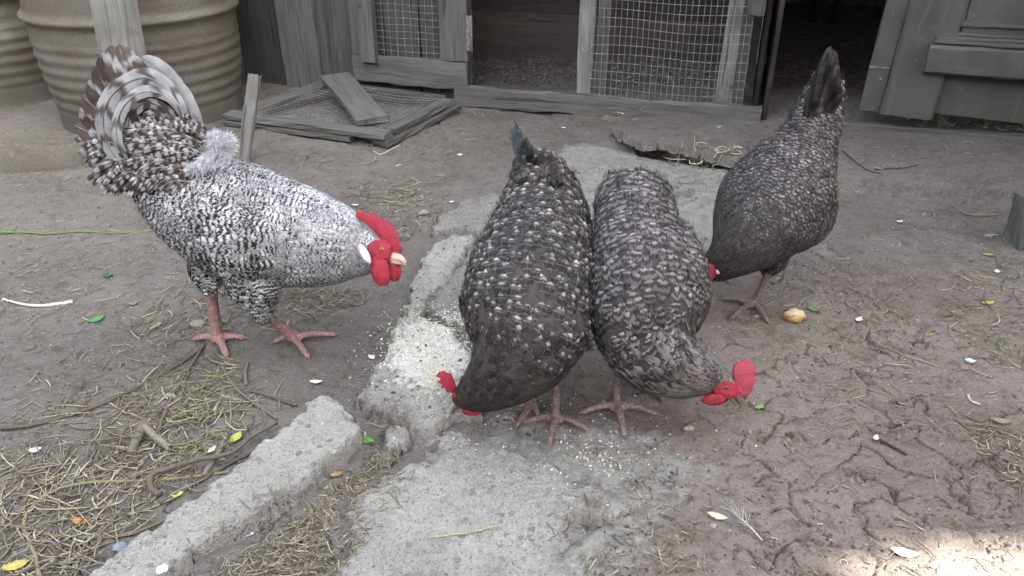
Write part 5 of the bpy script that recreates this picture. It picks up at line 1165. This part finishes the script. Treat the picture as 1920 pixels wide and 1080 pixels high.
# stones
SG = 'stones on the earth'
for lb, px, py, s, col in [('grey stone among litter right of the rooster comb', 795, 400, .018, (.32, .29, .25)), ('flat grey stone behind the rooster leg', 372, 607, .020, (.27, .25, .22)), ('small stone touching the straight twig', 320, 742, .013, (.28, .26, .22)), ('little blue grey pebble beside the foot of the back hen', 1419, 594, .009, (.25, .29, .31)), ('bluish pebble set in the lower end of the concrete piece', 227, 1027, .014, (.24, .27, .33)), ('small tan stone at the toe of the rooster', 556, 632, .010, (.38, .34, .30)), ('reddish pebble at the right beside the petal', 1808, 690, .011, (.33, .2, .16)), ('brownish white chip below the grey laced hen', 1292, 803, .011, (.45, .36, .3))]:
    mb = MB(); ellipsoid(mb, PS(px, py, s*.2), np.diag([s, s*.7, s*.5]), 16, 10, attr=np.array(col), noise=.3, seed=int(px)); tag(mb.build('stone', TINT), lb, 'stone', SG)
# loose feathers and down
FG = 'loose down feathers'
for lb, px, py, L, n, ang in [('white split feather with bare quill on the brown earth', 1400, 985, .075, 26, -1.1), ('wispy white down feather near the right edge', 1862, 442, .035, 60, .2), ('white star shaped down feather on the lower step', 1666, 362, .03, 40, .5), ('bluish down feather on the hutch sill side', 1350, 238, .02, 34, .5), ('white down feather in front of the mesh frame', 748, 310, .02, 34, .8), ('little down feather beyond the left hen', 1115, 215, .022, 30, .2)]:
    p = PS(px, py, .004); mb = MB(); d = np.array([math.cos(ang), math.sin(ang), 0])
    tube(mb, curve([p-d*L*.5, p+[0, 0, .004], p+d*L*.5], 10), np.linspace(.0008, .0014, 10), 5, np.array((.78, .76, .72)))
    for k in range(n):
        q = p-d*L*rng.uniform(-.1, .5); a2 = ang+math.pi+rng.normal(0, .6); e = np.array([math.cos(a2), math.sin(a2), rng.uniform(0, .5)]); l_ = L*rng.uniform(.25, .5)
        tube(mb, curve([q, q+e*l_*.6, q+e*l_+[0, 0, -.002]], 5), np.linspace(.0006, .0003, 5), 3, np.array((.66, .65, .62)), cap=False)
    tag(mb.build('down_feather', TINT), lb, 'feather', FG)
# ------------------------------------------------------------------ unseen tree added behind the viewer to shade the yard
LEAFM = simple('shade_tree_leaf', (.05, .085, .025), .6, .3, 8); BARK = simple('tree_bark', (.12, .1, .08), .9, .4, 20, .2, .01)
tc = np.array([0, 2.0, 0])+SUN*9.0
tree = empty('tree', (tc[0]+1.7, tc[1], 0), 'broad leafy tree added out of view behind the viewer to shade the yard', 'tree')
nl = 24000
v_ = nrm(rng.normal(size=(nl, 3)))*(rng.random((nl, 1))**.4)*np.array([3.9, 3.9, 2.1])+tc
kt = (P(1650, 1000, 0)+SUN*np.dot(tc, SUN)); ex_ = kt+rng.normal(size=(9000, 3))*np.array([.75, .75, .75]); v_ = np.concatenate([v_, ex_])
t_ = v_[:, 2]/SUN[2]; gx = v_[:, 0]-SUN[0]*t_; gy = v_[:, 1]-SUN[1]*t_
g0 = P(1790, 1165, 0)+np.array([.15, -.07, 0])
sx = (gx-g0[0])/.36; sy = (gy-g0[1])/.25; keep = (np.abs(sx)**3+np.abs(sy)**3) > 1.0+.25*vnoise(gx*14, gy*14, 5)  # leaves cleared along the sun direction to shape the sunlit patch
v_ = v_[keep]; n_ = len(v_); dd = nrm(rng.normal(size=(n_, 3))); d2 = nrm(np.cross(dd, rng.normal(size=(n_, 3))))
sc_ = rng.uniform(.05, .12, (n_, 1)); dx = np.hypot((gx[keep]-g0[0])/.5, (gy[keep]-g0[1])/.38)[:, None]; sc_ = np.where(dx < 1.3, np.minimum(sc_, .055), sc_)
q = np.stack([v_-dd*sc_*1.4, v_+d2*sc_*.8, v_+dd*sc_*1.4, v_-d2*sc_*.8], 1)
mb = MB(); mb.addq(q, np.arange(4*n_).reshape(-1, 4), np.zeros((4*n_, 2)), np.zeros((4*n_, 3)))
mb.build('crown', LEAFM, tree, False)
mb = MB(); base = np.array([tc[0]+1.7, tc[1], -.1]); top = tc+[1.4, .3, -.2]
tube(mb, curve([base, base+[.1, 0, 1.8], base+[0, .1, 3.6], top], 20), np.linspace(.26, .11, 20), 12)
for k in range(9):
    a = k*2.4; pts = curve([base+[0, .05, 2.6+k*.3], base+[math.cos(a)*.8, math.sin(a)*.8, 4.2+k*.15], tc+np.array([math.cos(a)*2.6, math.sin(a)*2.6, -.2])], 12)
    tt = pts[:, 2]/SUN[2]; lx = (pts[:, 0]-SUN[0]*tt-g0[0])/.36; ly = (pts[:, 1]-SUN[1]*tt-g0[1])/.3
    if (np.hypot(lx, ly) > 1.9).all(): tube(mb, pts, np.linspace(.09, .025, 12), 8)
mb.build('trunk', BARK, tree)
